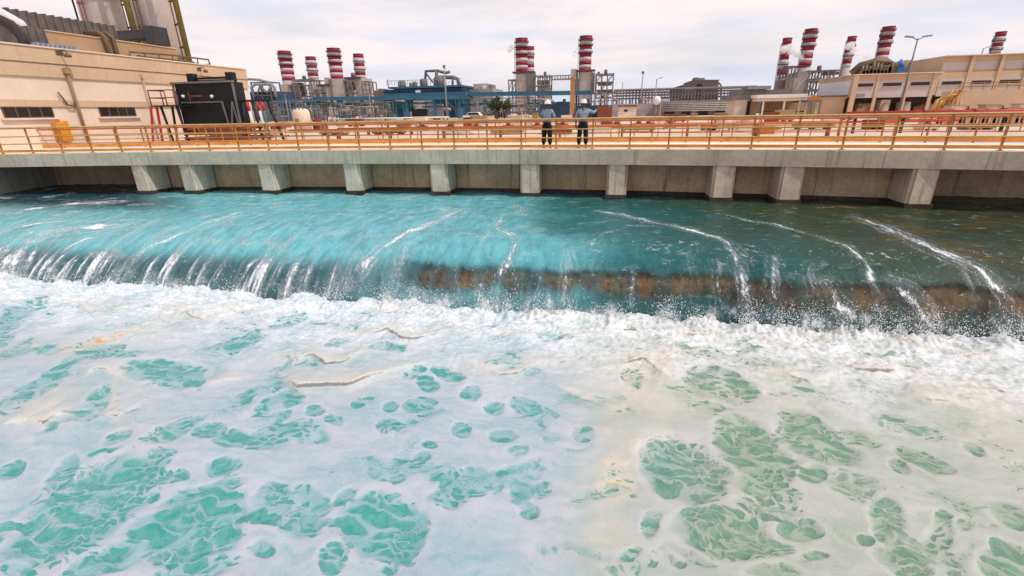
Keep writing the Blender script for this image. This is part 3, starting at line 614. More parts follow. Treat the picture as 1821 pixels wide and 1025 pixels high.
opn = b.math('MAXIMUM', opn, b.math('MULTIPLY', sm_, b.mr(b.noise(uvw, 3.1, 3), .50, .64, 0, .7)))
opn = b.math('MULTIPLY', opn, b.mr(Hn, .08, .30))
opn = b.math('MULTIPLY', opn, b.mr(n_g, .3, .62, .62, 1.0))
lace = b.math('MULTIPLY', b.math('SUBTRACT', 1.0, b.mr(tiny, .01, .13)), b.mr(b.noise(wuv, 3.0, 3), .42, .68, .02, .38))
opn = b.math('MULTIPLY', opn, b.math('SUBTRACT', 1.0, lace))
wcol = b.mix(GR, (.036, .285, .255), (.115, .225, .15)); wcol = b.mix(b.mr(b.noise(wuv, 7, 4), .35, .7), wcol, b.mix(.22, wcol, (.30, .55, .5)))
bub = cells(uvw, 0, (1, 1, 1), 58, 'F1'); grain_ = b.math('ADD', b.math('MULTIPLY', b.noise(b.mapv(uvw, (1, 1, 1)), 30, 5, .78), .75), b.math('MULTIPLY', bub, .25))
streakL = b.noise(b.mapv(wuv, (.5, 2.4, 1), (0, 0, 0), (0, 0, R(-38))), 3.0, 5, .65); streakR = b.noise(b.mapv(wuv, (.5, 2.4, 1), (0, 0, 0), (0, 0, R(36))), 3.0, 5, .65)
stk = b.mix(sideL, streakL, streakR)
thn = b.math('ADD', b.math('MULTIPLY', b.mr(TH, .2, .85), .38), b.math('ADD', b.math('MULTIPLY', b.mr(stk, .40, .66), .40), b.math('MULTIPLY', b.mr(grain_, .36, .72), .30)))
halo_ = b.mr(b.math('ADD', H, b.math('MULTIPLY', b.math('SUBTRACT', n_f, .5), 1.2)), .02, .8)
thn = b.math('ADD', thn, b.math('MULTIPLY', halo_, .55))
thn = b.math('MULTIPLY', thn, b.math('SUBTRACT', 1.0, b.math('MULTIPLY', b.math('MAXIMUM', RIM, b.math('MULTIPLY', TU, .45)), .8)), True)
fcol = b.mix(thn, b.mix(TU, b.mix(GR, (.475, .485, .525), (.475, .465, .445)), (.80, .80, .82)), b.mix(GR, (.23, .39, .42), (.31, .36, .29)))
wn_ = b.math('MULTIPLY', WM, b.math('MULTIPLY', b.mr(b.noise(wuv, 4, 4), .3, .65, .5, 1.1), b.mr(stk, .34, .62, .4, 1.15)))
fcol = b.mix(b.mr(wn_, .0, .8, 0, .85, False), fcol, (.62, .52, .40)); fcol = b.mix(b.mr(wn_, .72, 1.2), fcol, (.60, .33, .09))
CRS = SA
gap = b.math('MULTIPLY', b.mr(b.noise(b.mapv(uvw, (1, 1.6, 1)), 9, 6, .75, .8), .56, .68), b.math('MULTIPLY', TU, .62))
opn = b.math('MAXIMUM', opn, gap)
fcol = b.mix(b.math('MULTIPLY', CA, .8), fcol, (.64, .58, .51)); opn = b.math('MULTIPLY', opn, b.math('SUBTRACT', 1.0, b.math('MULTIPLY', CA, .75)))
fcol = b.mix(b.math('MULTIPLY', TU, b.mr(stk, .46, .68, 0, .42)), fcol, b.mix(GR, (.36, .49, .53), (.42, .46, .41)))
col = b.mix(opn, fcol, wcol)
crease_shade = b.mr(b.math('ADD', CRS, b.math('MULTIPLY', b.math('SUBTRACT', n_g, .5), .34)), .73, .92, 0, .72); col = b.mix(crease_shade, col, b.mix(GR, (.055, .085, .085), (.10, .095, .065)))  # dark line at the foot of each lip, shade painted into the colour
hb = b.math('ADD', b.math('MULTIPLY', b.math('SUBTRACT', 1.0, opn), .8), b.math('ADD', b.math('MULTIPLY', grain_, .42), b.math('MULTIPLY', b.math('MULTIPLY', b.noise(uvw, 12, 5, .7), TU), 1.6)))
bmp = b.n('ShaderNodeBump', None, Strength=.5, Distance=.035, Height=hb)
pp = b.n('ShaderNodeBsdfPrincipled', None, Base_Color=col, Roughness=b.mr(opn, 0, 1, .8, .2), IOR=1.33, Normal=bmp.outputs[0]); pp.inputs['Specular IOR Level'].default_value = .3
M_pool = b.surf(pp)
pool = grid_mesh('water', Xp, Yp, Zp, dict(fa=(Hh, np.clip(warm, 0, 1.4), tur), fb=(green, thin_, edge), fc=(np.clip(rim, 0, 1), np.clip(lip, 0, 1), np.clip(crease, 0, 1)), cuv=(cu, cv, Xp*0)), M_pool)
struct(pool)

# ------------------------------------------------------------------ spray thrown up where the sheet lands
rs = np.random.RandomState(5)
octv = np.array([(1, 0, 0), (-1, 0, 0), (0, 1, 0), (0, -1, 0), (0, 0, 1), (0, 0, -1)], float); octf = [(0, 2, 4), (2, 1, 4), (1, 3, 4), (3, 0, 4), (2, 0, 5), (1, 2, 5), (3, 1, 5), (0, 3, 5)]
cs, rad = [], []
def burst(x, n, w, h, dy=.0):
    for _ in range(n):
        t_ = rs.rand()**1.7; xx = x + rs.randn()*w*(.6+.5*t_); y0 = 10.9 + .10*ss(-6.5, -12, np.array(xx)) + dy
        cs.append((xx, y0 - .05 + rs.randn()*.10 - .1*t_, PZL+.10+h*t_)); rad.append((.003+.009*rs.rand()**4)*(1.25-.6*t_))
for px_i, n, w, h in ((40, 300, .5, .75), (120, 200, .5, .5), (215, 200, .35, .5), (330, 160, .3, .4), (430, 200, .4, .55), (520, 160, .3, .5), (600, 240, .35, .6), (690, 300, .22, .6), (740, 260, .3, .6), (800, 200, .2, .5), (860, 260, .2, .65), (905, 240, .14, .6), (960, 260, .22, .6), (1010, 200, .15, .5), (1090, 200, .3, .4), (1185, 420, .16, .62), (1240, 200, .25, .4), (1330, 360, .2, .7), (1385, 220, .15, .6), (1420, 340, .25, .65), (1452, 220, .15, .6), (1505, 360, .22, .7), (1560, 300, .15, .65), (1600, 260, .2, .6), (1650, 420, .25, .7), (1720, 220, .25, .5), (1790, 420, .2, .75), (1821, 200, .3, .6)):
    v = PZ(px_i, 560, PZL+.1); burst(v.x*10.9/v.y if v.y > 0 else v.x, int(n*2.2), w, h)
for _ in range(3500): burst(rs.uniform(-20, 11), 1, .3, .4)
for k in range(1400):                      # droplets flicked off the brow
    xx = rs.uniform(-14, 10.5); s_ = SL+rs.uniform(-.4, 2.3); y_, z_ = sheet(np.array(xx), s_); y_ = float(y_)+float(shift(np.array(xx))); cs.append((xx, y_-rs.rand()*.08, float(z_)+.02+rs.rand()*.07)); rad.append(.003+.007*rs.rand()**3)
cs = np.array(cs); rad = np.array(rad); st_ = np.stack([rad*(1+rs.rand(len(rad))*.5), rad, rad*(1+rs.rand(len(rad))*1.2)], -1)
vv = (cs[:, None, :]+octv[None]*st_[:, None, :]).reshape(-1, 3); ff = (np.array(octf)[None]+6*np.arange(len(cs))[:, None, None]).reshape(-1, 3)
me = bpy.data.meshes.new('spray'); me.from_pydata(vv.tolist(), [], ff.tolist()); me.polygons.foreach_set('use_smooth', np.ones(len(ff), dtype=bool))
tag(link('spray', me, mat('spray_white', (.85, .86, .87), .5, var=.02, bump=0)), 'white water spray and droplets leaping along the foot of the fall', 'spray', None, 'stuff')

# ================================================================== the two workers on the bridge
M_skin = mat('skin', (.12, .06, .035), .6, var=.1, bump=0)
M_shirt = mat('shirt_blue', (.21, .25, .32), .85, var=.12, scale=6, bump=.2)
M_trou = mat('trousers_navy', (.006, .007, .011), .85, var=.3, scale=6, bump=.2)
M_boot = mat('boots', (.015, .012, .01), .6, bump=0)
M_helm = mat('helmet_white', (.82, .82, .80), .3, var=.03, bump=0, spec=.5)
M_grey = mat('strap_grey', (.3, .3, .3), .6, bump=0)
def skin_mesh(name, verts, edges, radii, m, parent, sub=2):
    me = bpy.data.meshes.new(name); me.from_pydata(verts, edges, [])
    o = link(name, me, m, parent)
    sk = o.modifiers.new('skin', 'SKIN'); sk.use_smooth_shade = True
    lay = me.skin_vertices[0].data
    for i, r in enumerate(radii): lay[i].radius = (r, r) if not isinstance(r, tuple) else r
    lay[0].use_root = True
    sb = o.modifiers.new('sub', 'SUBSURF'); sb.levels = sub; sb.render_levels = sub
    return o
def person(loc, rz, label, armL, armR, lean=0.0, head_turn=0.0):
    """faces +Y locally; armL/armR: (elbow, wrist) points relative to the feet"""
    p = thing('person', label, 'person', loc); p.rotation_euler = (0, 0, rz)
    V = []; E_ = []; Rd = []
    def add(pt, r, prev=None):
        V.append(pt); Rd.append(r)
        if prev is not None: E_.append((prev, len(V)-1))
        return len(V)-1
    pel = add((0, 0, .95), (.145, .105)); wai = add((0, .0, 1.10), (.13, .095), pel); che = add((0, lean*.5, 1.30), (.165, .11), wai); nb = add((0, lean, 1.47), .062, che)
    nk = add((0, lean+.01, 1.54), .052, nb); hd = add((0, lean+.03, 1.64), (.073, .088), nk); add((0, lean+.025, 1.73), (.068, .08), hd)
    for s, (el, wr) in ((-1, armL), (1, armR)):
        sh = add((s*.185, lean*.9, 1.42), .062, che); e = add(el, .043, sh); w = add(wr, .029, e)
        d = (Vector(wr)-Vector(el)).normalized(); side = d.cross(Vector((0, 0, 1))); side = side.normalized() if side.length > .1 else Vector((1, 0, 0))
        palm = add(tuple(Vector(wr)+d*.05), .034, w)
        for k, ln in enumerate((.075, .085, .08, .06)):
            q = Vector(wr)+d*.095+side*(.03*(1.5-k)/1.5); f1 = add(tuple(q), .0095, palm); add(tuple(q+d*ln*.7+Vector((0, 0, -.02))), .0085, f1)
        add(tuple(Vector(wr)+d*.07-side*.06), .0105, palm)
    for s in (-1, 1):
        h = add((s*.095, 0, .88), .088, pel); k = add((s*.125, .01, .5), .060, h); a = add((s*.14, -.02, .1), .045, k); add((s*.15, .14, .045), .042, a)
    skin_mesh('body', V, E_, Rd, M_skin, p)
    # shirt
    V, E_, Rd = [], [], []
    c = add((0, lean*.5, 1.30), (.195, .135)); w = add((0, 0, 1.10), (.165, .125), c); add((0, 0, .97), (.172, .13), w); add((0, lean, 1.475), (.085, .075), c)
    for s, (el, wr) in ((-1, armL), (1, armR)):
        sh = add((s*.19, lean*.9, 1.425), .082, c); e = add(el, .062, sh); add(tuple(Vector(el).lerp(Vector(wr), .88)), .045, e)
    skin_mesh('shirt', V, E_, Rd, M_shirt, p)
    V, E_, Rd = [], [], []
    t = add((0, 0, .94), (.165, .13)); add((0, 0, 1.0), (.162, .125), t)
    for s in (-1, 1):
        h = add((s*.10, 0, .82), .118, t); k = add((s*.125, .01, .5), .098, h); add((s*.14, -.01, .13), .088, k)
    skin_mesh('trousers', V, E_, Rd, M_trou, p)
    for s in (-1, 1):
        V, E_, Rd = [], [], []
        a = add((s*.14, -.04, .055), .055); b_ = add((s*.15, .08, .05), .05, a); add((s*.152, .17, .04), .042, b_); add((s*.14, -.02, .16), .055, a)
        skin_mesh('boot', V, E_, Rd, M_boot, p)
    # face and hair details are turned away; ears show under the helmet
    hz = 1.70; hy = lean+.03
    m = MB(); prof = [(.128, hz-.005), (.130, hz+.03), (.122, hz+.075), (.098, hz+.115), (.055, hz+.138), (.012, hz+.145)]
    m.lathe(0, 0, [(a*1.0, z) for a, z in prof], 22); m.v = [(x*.98, y*1.12+hy, z) for x, y, z in m.v]
    o = len(m.v); m.ring(0, 0, hz-.012, hz+.004, .10, .150, 22); m.v[o:] = [(x*.95, y*1.16+hy, z) for x, y, z in m.v[o:]]
    m.box(-.012, .012, hy-.13, hy+.13, hz+.12, hz+.155)
    me = bpy.data.meshes.new('helmet'); me.from_pydata(m.v, [], m.f); me.polygons.foreach_set('use_smooth', m.sm); link('helmet', me, M_helm, p)
    for s in (-1, 1):
        m = MB(); m.lathe(s*.085, 0, [(.012, 1.60), (.02, 1.62), (.022, 1.645), (.012, 1.665)], 8); m.v = [(x, (y*1.4)+hy, z) for x, y, z in m.v]
        me = bpy.data.meshes.new('ear'); me.from_pydata(m.v, [], m.f); link('ear', me, M_skin, p)
    m = MB(); m.lathe(0, 0, [(.176, .965), (.178, .985), (.176, 1.005)], 24); m.v = [(x*.98, y*.76, z) for x, y, z in m.v]
    me = bpy.data.meshes.new('belt'); me.from_pydata(m.v, [], m.f); link('belt', me, M_boot, p)
    return p
w1 = PZ(973, 263.5, 0); w2 = PZ(1035, 264, 0)
person((w1.x, Yb(w1.x)+.62, .003), R(-12), 'worker in white helmet with folded arms, seen from behind, standing beside a pointing colleague', ((-.30, .06, 1.15), (-.02, .24, 1.17)), ((.30, .08, 1.16), (.03, .27, 1.20)), .02)
person((w2.x, Yb(w2.x)+.62, .003), R(4), 'worker in white helmet seen from behind with right arm raised and pointing over the plant', ((-.30, .0, 1.13), (-.27, .10, .90)), ((.42, .17, 1.33), (.52, .40, 1.45)), .02)

# ================================================================== left: pump house, ducts, big flues
M_cream = mat('wall_cream', (.70, .55, .44), .85, var=.08, scale=.4, streak=.12, dirt=(.45, .28, .16))
M_tanw = mat('wall_tan', (.56, .385, .25), .85, var=.1, scale=.4, streak=.2, dirt=(.33, .17, .07))
M_ochre = mat('wall_ochre', (.37, .235, .13), .85, var=.12, scale=.4, streak=.2, dirt=(.26, .13, .06))
M_dark = mat('dark_steel', (.012, .013, .017), .55, var=.3, scale=2)
M_glass = mat('dark_glass', (.03, .022, .02), .2, var=.3, bump=0)
M_duct = mat('duct_grey', (.13, .108, .10), .5, .2, var=.25, scale=1.5)
M_ductd = mat('duct_dark', (.055, .05, .052), .5, .2, var=.25, scale=1.5)
M_brown = mat('pipe_brown', (.13, .085, .05), .5, .1, var=.3, scale=2)
M_flue = mat('flue_concrete', (.56, .48, .43), .85, var=.12, scale=.5, streak=.3, dirt=(.28, .2, .17))
M_olive = mat('mast_olive', (.14, .10, .02), .6, var=.25, scale=1.5)
M_whitep = mat('paint_white', (.72, .68, .66), .5, var=.1, scale=2, streak=.3, dirt=(.4, .3, .24))
M_orcab = mat('cabinet_orange', (.72, .26, .015), .4, var=.08, scale=1)
M_bluegrey = mat('panel_bluegrey', (.17, .20, .25), .5, var=.2)
M_red = mat('paint_red', (.50, .035, .03), .45, var=.25, scale=2, streak=.3, dirt=(.25, .05, .03))
M_rust = mat('rust_red', (.23, .065, .04), .7, var=.4, scale=3)
M_steel = mat('steel_grey', (.20, .19, .19), .5, .3, var=.25, scale=1)
XL = -30.0
yc = PX(434, 128, XL).y; zt = 5.02
hall = thing('pump_house', 'long cream and tan hall with two slit windows and rusty downpipes left of the bridge', 'building', (XL, 28, 0))
MB().box(-58, XL, 14, yc, -.03, zt).build('wall', M_cream, hall)
MB().box(-58.2, XL+.10, 13.9, yc+.1, 3.62, zt+.05).build('parapet', M_tanw, hall)
MB().box(-58.1, XL+.13, 13.9, yc+.12, 4.28, 4.32).build('parapet_groove', M_brown, hall)
MB().box(-58.1, XL+.08, 14.0, yc+.08, 2.12, 2.46).build('ledge', M_tanw, hall)
MB().box(-58.2, XL+.16, 13.8, yc+.14, zt+.05, zt+.12).build('coping', M_cream, hall)
for xa, xb in ((5, 93), (177, 240)):
    ya, yb_ = PX(xa, 200, XL).y, PX(xb, 200, XL).y
    w = MB()
    for q in range(5): w.box(XL-.05, XL+.045, ya+(yb_-ya)*q/4-.03, ya+(yb_-ya)*q/4+.03, 1.62, 2.06)
    w.box(XL-.05, XL+.05, ya, yb_, 1.57, 1.62); w.box(XL-.05, XL+.05, ya, yb_, 2.06, 2.10)
    w = w.build('window', M_brown, hall)
    MB().box(XL+.005, XL+.015, ya, yb_, 1.62, 2.06).build('pane', M_glass, w)
    MB().box(XL-.02, XL+.16, ya-.2, yb_+.2, 1.48, 1.565).build('sill', M_cream, w)
for xa, za in ((153, .0), (272, .0)):
    y = PX(xa, 250 if xa < 200 else 225, XL).y
    m = MB().tube([(XL+.19, y, .1), (XL+.19, y, 3.9), (XL+.05, y, 4.12)], .075 if xa < 200 else .04, 8); w = .16 if xa < 200 else .06; m.box(XL+.05, XL+.34, y-w, y+w, 3.85, 4.1)
    m.build('downpipe', M_ochre if xa < 200 else M_tanw, hall)
for xa, yy_ in ((103, 95), (352, 124)):
    q = PX(xa, yy_, XL)
    m = MB().tube([(XL, q.y, q.z+.1), (XL+.5, q.y, q.z+.15), (XL+.6, q.y, q.z-.05)], .03, 6); m.lathe(XL+.62, q.y, [(.17, q.z-.22), (.14, q.z-.08), (.05, q.z-.02)], 12)
    m.box(XL+.1, XL+.13, q.y-.2, q.y+.2, q.z-.1, q.z+.12)
    m.build('wall_lamp', M_brown, hall)
q = PX(108, 175, XL)
MB().tube([(XL+.14, q.y-.15, q.z+.3), (XL+.2, q.y, q.z-.1), (XL+.2, q.y+.1, q.z-.35), (XL+.2, q.y+.45, q.z-.4), (XL+.2, q.y+.5, q.z-.2)], .045, 7).build('bent_pipe', M_brown, hall)
# roof structures standing on the hall
XP = -33.5
pz = [PX(75, 54, XP), PX(312, 88, XP)]
pent = thing('roof_storey', 'ochre set back upper storey on the roof of the cream hall', 'building', (XP, 30, zt))
MB().box(-50, XP, pz[0].y, pz[1].y, zt+.06, (pz[0].z+pz[1].z)/2).build('wall', M_ochre, pent)
MB().box(-50.1, XP+.06, pz[0].y-.05, pz[1].y+.05, (pz[0].z+pz[1].z)/2, (pz[0].z+pz[1].z)/2+.06).build('coping', M_tanw, pent)
ztp = (pz[0].z+pz[1].z)/2+.07
XD = -36.0
a, c_ = PX(-40, 14, XD), PX(205, 60, XD)
dz = ztp
m = MB(); n = 16
for k in range(n):
    t0, t1 = k/n, (k+1)/n; y0 = a.y+(c_.y-a.y)*t0; y1 = a.y+(c_.y-a.y)*t1; h = PX(100, 27 if False else 36, XD).z
    m.box(XD-2.2, XD, y0+.06, y1-.06, dz+.15, dz+1.25); m.box(XD-2.28, XD+.07, y1-.06, y1+.06, dz+.08, dz+1.32)
m = m.build('duct', M_duct)
tag(m, 'long grey ribbed ventilation duct along the top of the ochre roof storey', 'duct', 'roof ducts')
a, c_ = PX(18, 62, -32.6), PX(76, 66, -32.6)
m = MB()
for k in range(4):
    y0 = a.y+(c_.y-a.y)*k/4; y1 = a.y+(c_.y-a.y)*(k+1)/4; m.box(-33.4, -32.4, y0+.03, y1-.03, zt+.35, zt+1.35); m.box(-33.43, -32.35, y1-.03, y1+.03, zt+.3, zt+1.4)
for yy_ in (a.y+.2, c_.y-.2): m.box(-33.2, -32.6, yy_-.05, yy_+.05, zt+.12, zt+.36)
tag(m.build('duct', M_duct), 'short grey box duct low on the hall roof beside a white bend', 'duct', 'roof ducts')
e0 = PX(20, 45, -32.2)
m = MB().tube([(-32.4, e0.y-1.5, zt+1.6), (-32.4, e0.y-.6, zt+1.62), (-32.4, e0.y+.1, zt+1.35), (-32.4, e0.y+.45, zt+.8), (-32.4, e0.y+.5, zt+.1)], .27, 14)
el = thing('pipe_bend', 'black pipe bend with a white cap at the edge of the hall roof', 'pipe', (-32.4, e0.y, zt))
m.build('bend', M_ductd, el)
MB().tube([(-33.3, e0.y-.9, zt+1.95), (-33.3, e0.y+.3, zt+1.9), (-33.3, e0.y+1.1, zt+1.5), (-33.3, e0.y+1.4, zt+.7)], .42, 16).build('white_duct', M_whitep, el)
a, c_ = PX(57, 82, -31.6), PX(132, 86, -31.6)
m = MB(); n = 9
m.box(-32.0, -31.5, a.y, c_.y, zt+.12, zt+.2)
for k in range(n):
    y0 = a.y+(c_.y-a.y)*k/n; m.quadbox([(-31.9, y0, zt+.2), (-31.3, y0, zt+.2), (-31.3, y0+.12, zt+.2), (-31.9, y0+.12, zt+.2), (-31.9, y0+.25, zt+.5), (-31.5, y0+.25, zt+.5), (-31.5, y0+.37, zt+.5), (-31.9, y0+.37, zt+.5)])
tag(m.build('roof_louvre', M_bluegrey), 'blue grey slatted louvre lying along the hall roof edge', 'louvre')
a = PX(190, 80, XP+.3)
for k in range(2):
    y = a.y + k*.55
    m = MB().tube([(XP-1.0, y-.2, ztp+.28), (XP+.05, y-.1, ztp+.28), (XP+.3, y, ztp+.05), (XP+.3, y+.0, zt+.1)], .14, 10)
    tag(m.build('roof_pipe', M_brown), ('nearer' if k == 0 else 'farther')+' of two brown pipes bent over the wall of the ochre roof storey', 'pipe', 'pipes over the roof storey')
# handrail and pipes on the roof right end
y0, y1 = PX(232, 100, -31).y, PX(372, 112, -31).y
m = MB()
m.tube([(-31.0, y0, zt+.5), (-31.0, (y0+y1)/2, zt+.62), (-31.0, y1, zt+.62), (-31.0, y1+.1, zt+.1)], .06, 7); m.tube([(-31.5, y0+1, zt+.35), (-31.5, y1-1, zt+.35)], .09, 7)
for k in range(7): y = y0+(y1-y0)*k/6; m.tube([(-31.0, y, zt+.1), (-31.0, y, zt+.55)], .045, 6); m.bar((-31, y, zt+.3), (-31.6, y, zt+.3), .06)
tag(m.build('roof_pipework', M_brown), 'brown pipework on low posts along the far end of the hall roof', 'pipework')
# two big flues
def flue(pxa, pxb, pyy, Y, label):
    a, c_ = PY(pxa, pyy, Y), PY(pxb, pyy, Y); x = (a.x+c_.x)/2; r = (c_.x-a.x)/2*slim((pxa+pxb)/2, pyy)
    f = thing('flue_stack', label, 'chimney', (x, Y, 0), 'big concrete flues')
    MB().cyl(x, Y, 0, 42, r, r*.93, 40).build('shaft', M_flue, f)
    m = MB()
    ang = R(-86); lx, ly = x+math.cos(ang)*(r+.28), Y+math.sin(ang)*(r+.28)
    for s in (-.3, .3): m.tube([(lx+s, ly, 1), (lx+s, ly, 41)], .05, 6)
    for k in range(130): m.bar((lx-.3, ly, 1+k*.3), (lx+.3, ly, 1+k*.3), .04)
    for k in range(12): m.ring(lx, ly, 3+k*3.2, 3.08+k*3.2, .42, .46, 10)
    m.build('ladder', M_rust, f)
    for z in (9.0, 17.0): MB().ring(x, Y, z, z+.15, r, r+.5, 28).build('platform', M_brown, f)
    return x, r
X1, r1 = flue(146, 214, 18, 62, 'big beige concrete flue rising from behind the hall, left one of the pair')
X2, r2 = flue(240, 305, 18, 62, 'big beige concrete flue rising from behind the hall, right one of the pair')
for (a_, b_, th, lab) in (((129, 0), (140, 38), .14, 'thin black mast left of the two concrete flues'), ((217, 0), (243, 72), .45, 'olive steel mast standing between the two concrete flues'), ((311, 0), (336, 106), .42, 'olive steel mast right of the two concrete flues')):
    q = PY(b_[0], b_[1], 58)
    m = MB().tube([(q.x, 58, 0), (q.x, 58, 34)], th*.8, 8)
    if th > .2:
        for k in range(12): m.tube([(q.x, 58, 2+k*2.6), (q.x-1.3, 58.4, 2.1+k*2.6), (q.x-1.5, 59.2, 2.4+k*2.6)], .09, 5)
        m.tube([(q.x-1.0, 58.2, 0), (q.x-1.0, 58.2, 33)], .07, 5)
    tag(m.build('mast', M_olive if th > .2 else M_dark), lab, 'mast')
a, c_ = PY(192, 72, 57), PY(268, 46, 57)
m = MB().box(a.x, c_.x, 57, 59, a.z, a.z+(c_.z-a.z)*.75); m.box(c_.x-1.1, c_.x+.2, 56.9, 59.1, a.z-.8, c_.z); m.box(a.x+.5, a.x+.9, 57.5, 58, 0, a.z); m.box(c_.x-.7, c_.x-.3, 57.5, 58, 0, a.z-.8)
tag(m.build('duct', M_ductd), 'black box duct crossing in front of the two concrete flues', 'duct', 'roof ducts')
# orange cabinet and grey panel by the railing
q = PZ(108, 262, 0); cab = thing('cabinet', 'bright orange sloping electrical cabinet on legs beside the bridge railing', 'cabinet', (q.x, q.y, 0))
m = MB().quadbox([(q.x-.65, q.y-.3, .3), (q.x+.62, q.y-.3, .3), (q.x+.62, q.y+.35, .3), (q.x-.65, q.y+.35, .3), (q.x-.65, q.y-.3, 1.28), (q.x+.62, q.y-.3, 1.28), (q.x+.62, q.y+.35, 1.38), (q.x-.65, q.y+.35, 1.38)])
m.build('box', M_orcab, cab)
MB().box(q.x-.2, q.x+.5, q.y-.325, q.y-.302, .4, 1.15).build('door', M_or2, cab)
for dx in (-.5, .48):
    MB().box(q.x+dx-.05, q.x+dx+.05, q.y-.05, q.y+.05, 0, .3).build('leg', M_or, cab)
q = PZ(52, 258, 0); m = MB().box(q.x-.3, q.x+.3, q.y, q.y+.2, .35, 1.0); m.box(q.x-.04, q.x+.04, q.y+.06, q.y+.14, 0, .35); m.box(q.x-.2, q.x+.2, q.y-.015, q.y-.002, .5, .9)
tag(m.build('control_panel', M_bluegrey), 'small grey control panel on a post left of the orange cabinet', 'panel')
# black tank unit
YB = 27.6
def xz(px, py, Y=None): v = PY(px, py, Y or YB); return v.x, v.z
x0, _ = xz(326, 215); x1, z1 = xz(427, 214); _, z2 = xz(370, 147); _, zm = xz(370, 182)
unit = thing('black_machine', 'black steel machine housing with pale edge strips between the hall and the trestle', 'machine', (x0, YB, 0))
m = MB().box(x0, x1, YB, YB+.9, .35, z2); m.build('housing', M_dark, unit)
m = MB().bar((x0-.15, YB-.08, z2+.02), (x1+.15, YB-.08, z2+.02), .16, .1); m.bar((x0+.3, YB-.08, zm), (x1-.9, YB-.08, zm), .12, .07)
for x in (x0-.05, x1+.05): m.bar((x, YB-.08, .3), (x, YB-.08, z2), .09)
m.bar((x1-.95, YB-.09, zm), (x1-.75, YB-.09, .4), .08); m.bar((x1-.7, YB-.09, .4), (x1-.2, YB-.09, zm), .09); m.bar((x1-.2, YB-.09, zm), (x1-.05, YB-.09, .4), .08)
m.build('edge_frame', M_steel, unit)
_, zh = xz(370, 140); xa, _ = xz(330, 140); xb, _ = xz(400, 140)
m = MB().box(xa-.15, xb+.15, YB+.4, YB+.6, zh, zh+.12)
for x in (xa, xb): m.box(x-.2, x+.25, YB+.3, YB+.7, z2+.03, zh+.35)
m.build('lifting_frame', M_dark, unit)
MB().box(xa+.2, xb-.2, YB+.55, YB+.75, z2+.05, zh-.02).build('top_box', M_steel, unit)
for px_i in (327, 378):
    x, z = xz(px_i, 172); MB().lathe(x, YB-.06, [(.09, z-.09), (.09, z+.09)], 10).build('gauge', M_whitep, unit)
x, z = xz(352, 171); MB().box(x-.5, x+.3, YB-.05, YB-.002, z-.05, z+.04).build('label_strip', M_rust, unit)
MB().box(x0+.02, x1-.02, YB-.035, YB-.001, zm-.45, zm-.04).build('lower_panel', M_dark, unit)
# access platform left of it (red, black) and trestle right
xa, za = xz(267, 188); xb, _ = xz(316, 188); _, zr1 = xz(270, 161)
YB = 26.4; xa, za = xz(267, 188); xb, _ = xz(316, 188); _, zr1 = xz(270, 161)
pl = thing('access_platform', 'small red and black access platform with railing beside the black machine', 'platform', (xa, YB, 0))
MB().box(xa, xb-.05, YB, YB+1.3, za-.08, za).build('floor', M_dark, pl)
m = MB()
for k in range(3):
    x = xa+.05+(xb-xa-.2)*k/2; m.tube([(x, YB+.05, za), (x, YB+.05, zr1)], .035, 6); m.tube([(x, YB+1.2, za), (x, YB+1.2, zr1)], .035, 6)
for z in (zr1, (za+zr1)/2): m.tube([(xa+.05, YB+1.2, z), (xa+.05, YB+.05, z), (xb-.1, YB+.05, z)], .035, 6)
m.build('guard_rail', M_rust, pl)
for k in range(4):
    x = xa+.1+(xb-xa-.3)*k/3
    MB().bar((x+.25*(k % 2), YB+.1, 0), (x+.25*((k+1) % 2), YB+.1, za-.09), .10).build('leg', M_dark if k else M_red, pl)
MB().bar((xa-.2, YB-.3, 0), (xa+.35, YB-.3, za-.1), .09).build('brace', M_red, pl)
YB = 27.8; xa, za = xz(426, 180); xb, _ = xz(476, 180)
tr_ = thing('pipe_trestle', 'row of slanting red, white and teal pipe legs right of the black machine', 'trestle', (xa, YB, 0))
MB().bar((xa-.2, YB+.2, za), (xb+.1, YB+.2, za), .12).build('beam', M_dark, tr_)
M_teal = mat('teal_paint', (.06, .16, .16), .5)
for k, (mm_, lean) in enumerate(((M_dark, -.1), (M_whitep, .25), (M_dark, .35), (M_whitep, .3), (M_teal, .1), (M_dark, .75))):
    x = xa+(xb-xa)*k/5.5
    MB().tube([(x, YB+.2, za-.06), (x+lean, YB+.1, 0)], .085, 8).build('leg', mm_, tr_)
    if k in (1, 3, 4): MB().tube([(x, YB+.19, za-.05), (x+lean*.25, YB+.16, za*.75)], .092, 8).build('band', M_red, tr_)
# stack of red frames behind the railing
xa, _ = xz(335, 235, 27); xb, _ = xz(452, 235, 27)
for k in range(3):
    z = .08+k*.30
    m = MB()
    for yy_ in (26.6, 28.6): m.box(xa+k*.15, xb-k*.2, yy_, yy_+.16, z, z+.2)
    for j in range(7): x = xa+k*.15+(xb-xa-k*.35-.2)*j/6; m.box(x, x+.14, 26.77, 28.59, z+.02, z+.17)
    tag(m.build('steel_frame', M_rust if k != 1 else M_dark), ['lowest rusty red steel frame of the pile behind the railing', 'black steel frame in the middle of the pile behind the railing', 'topmost rusty red steel frame of the pile behind the railing'][k], 'frame', 'pile of steel frames')

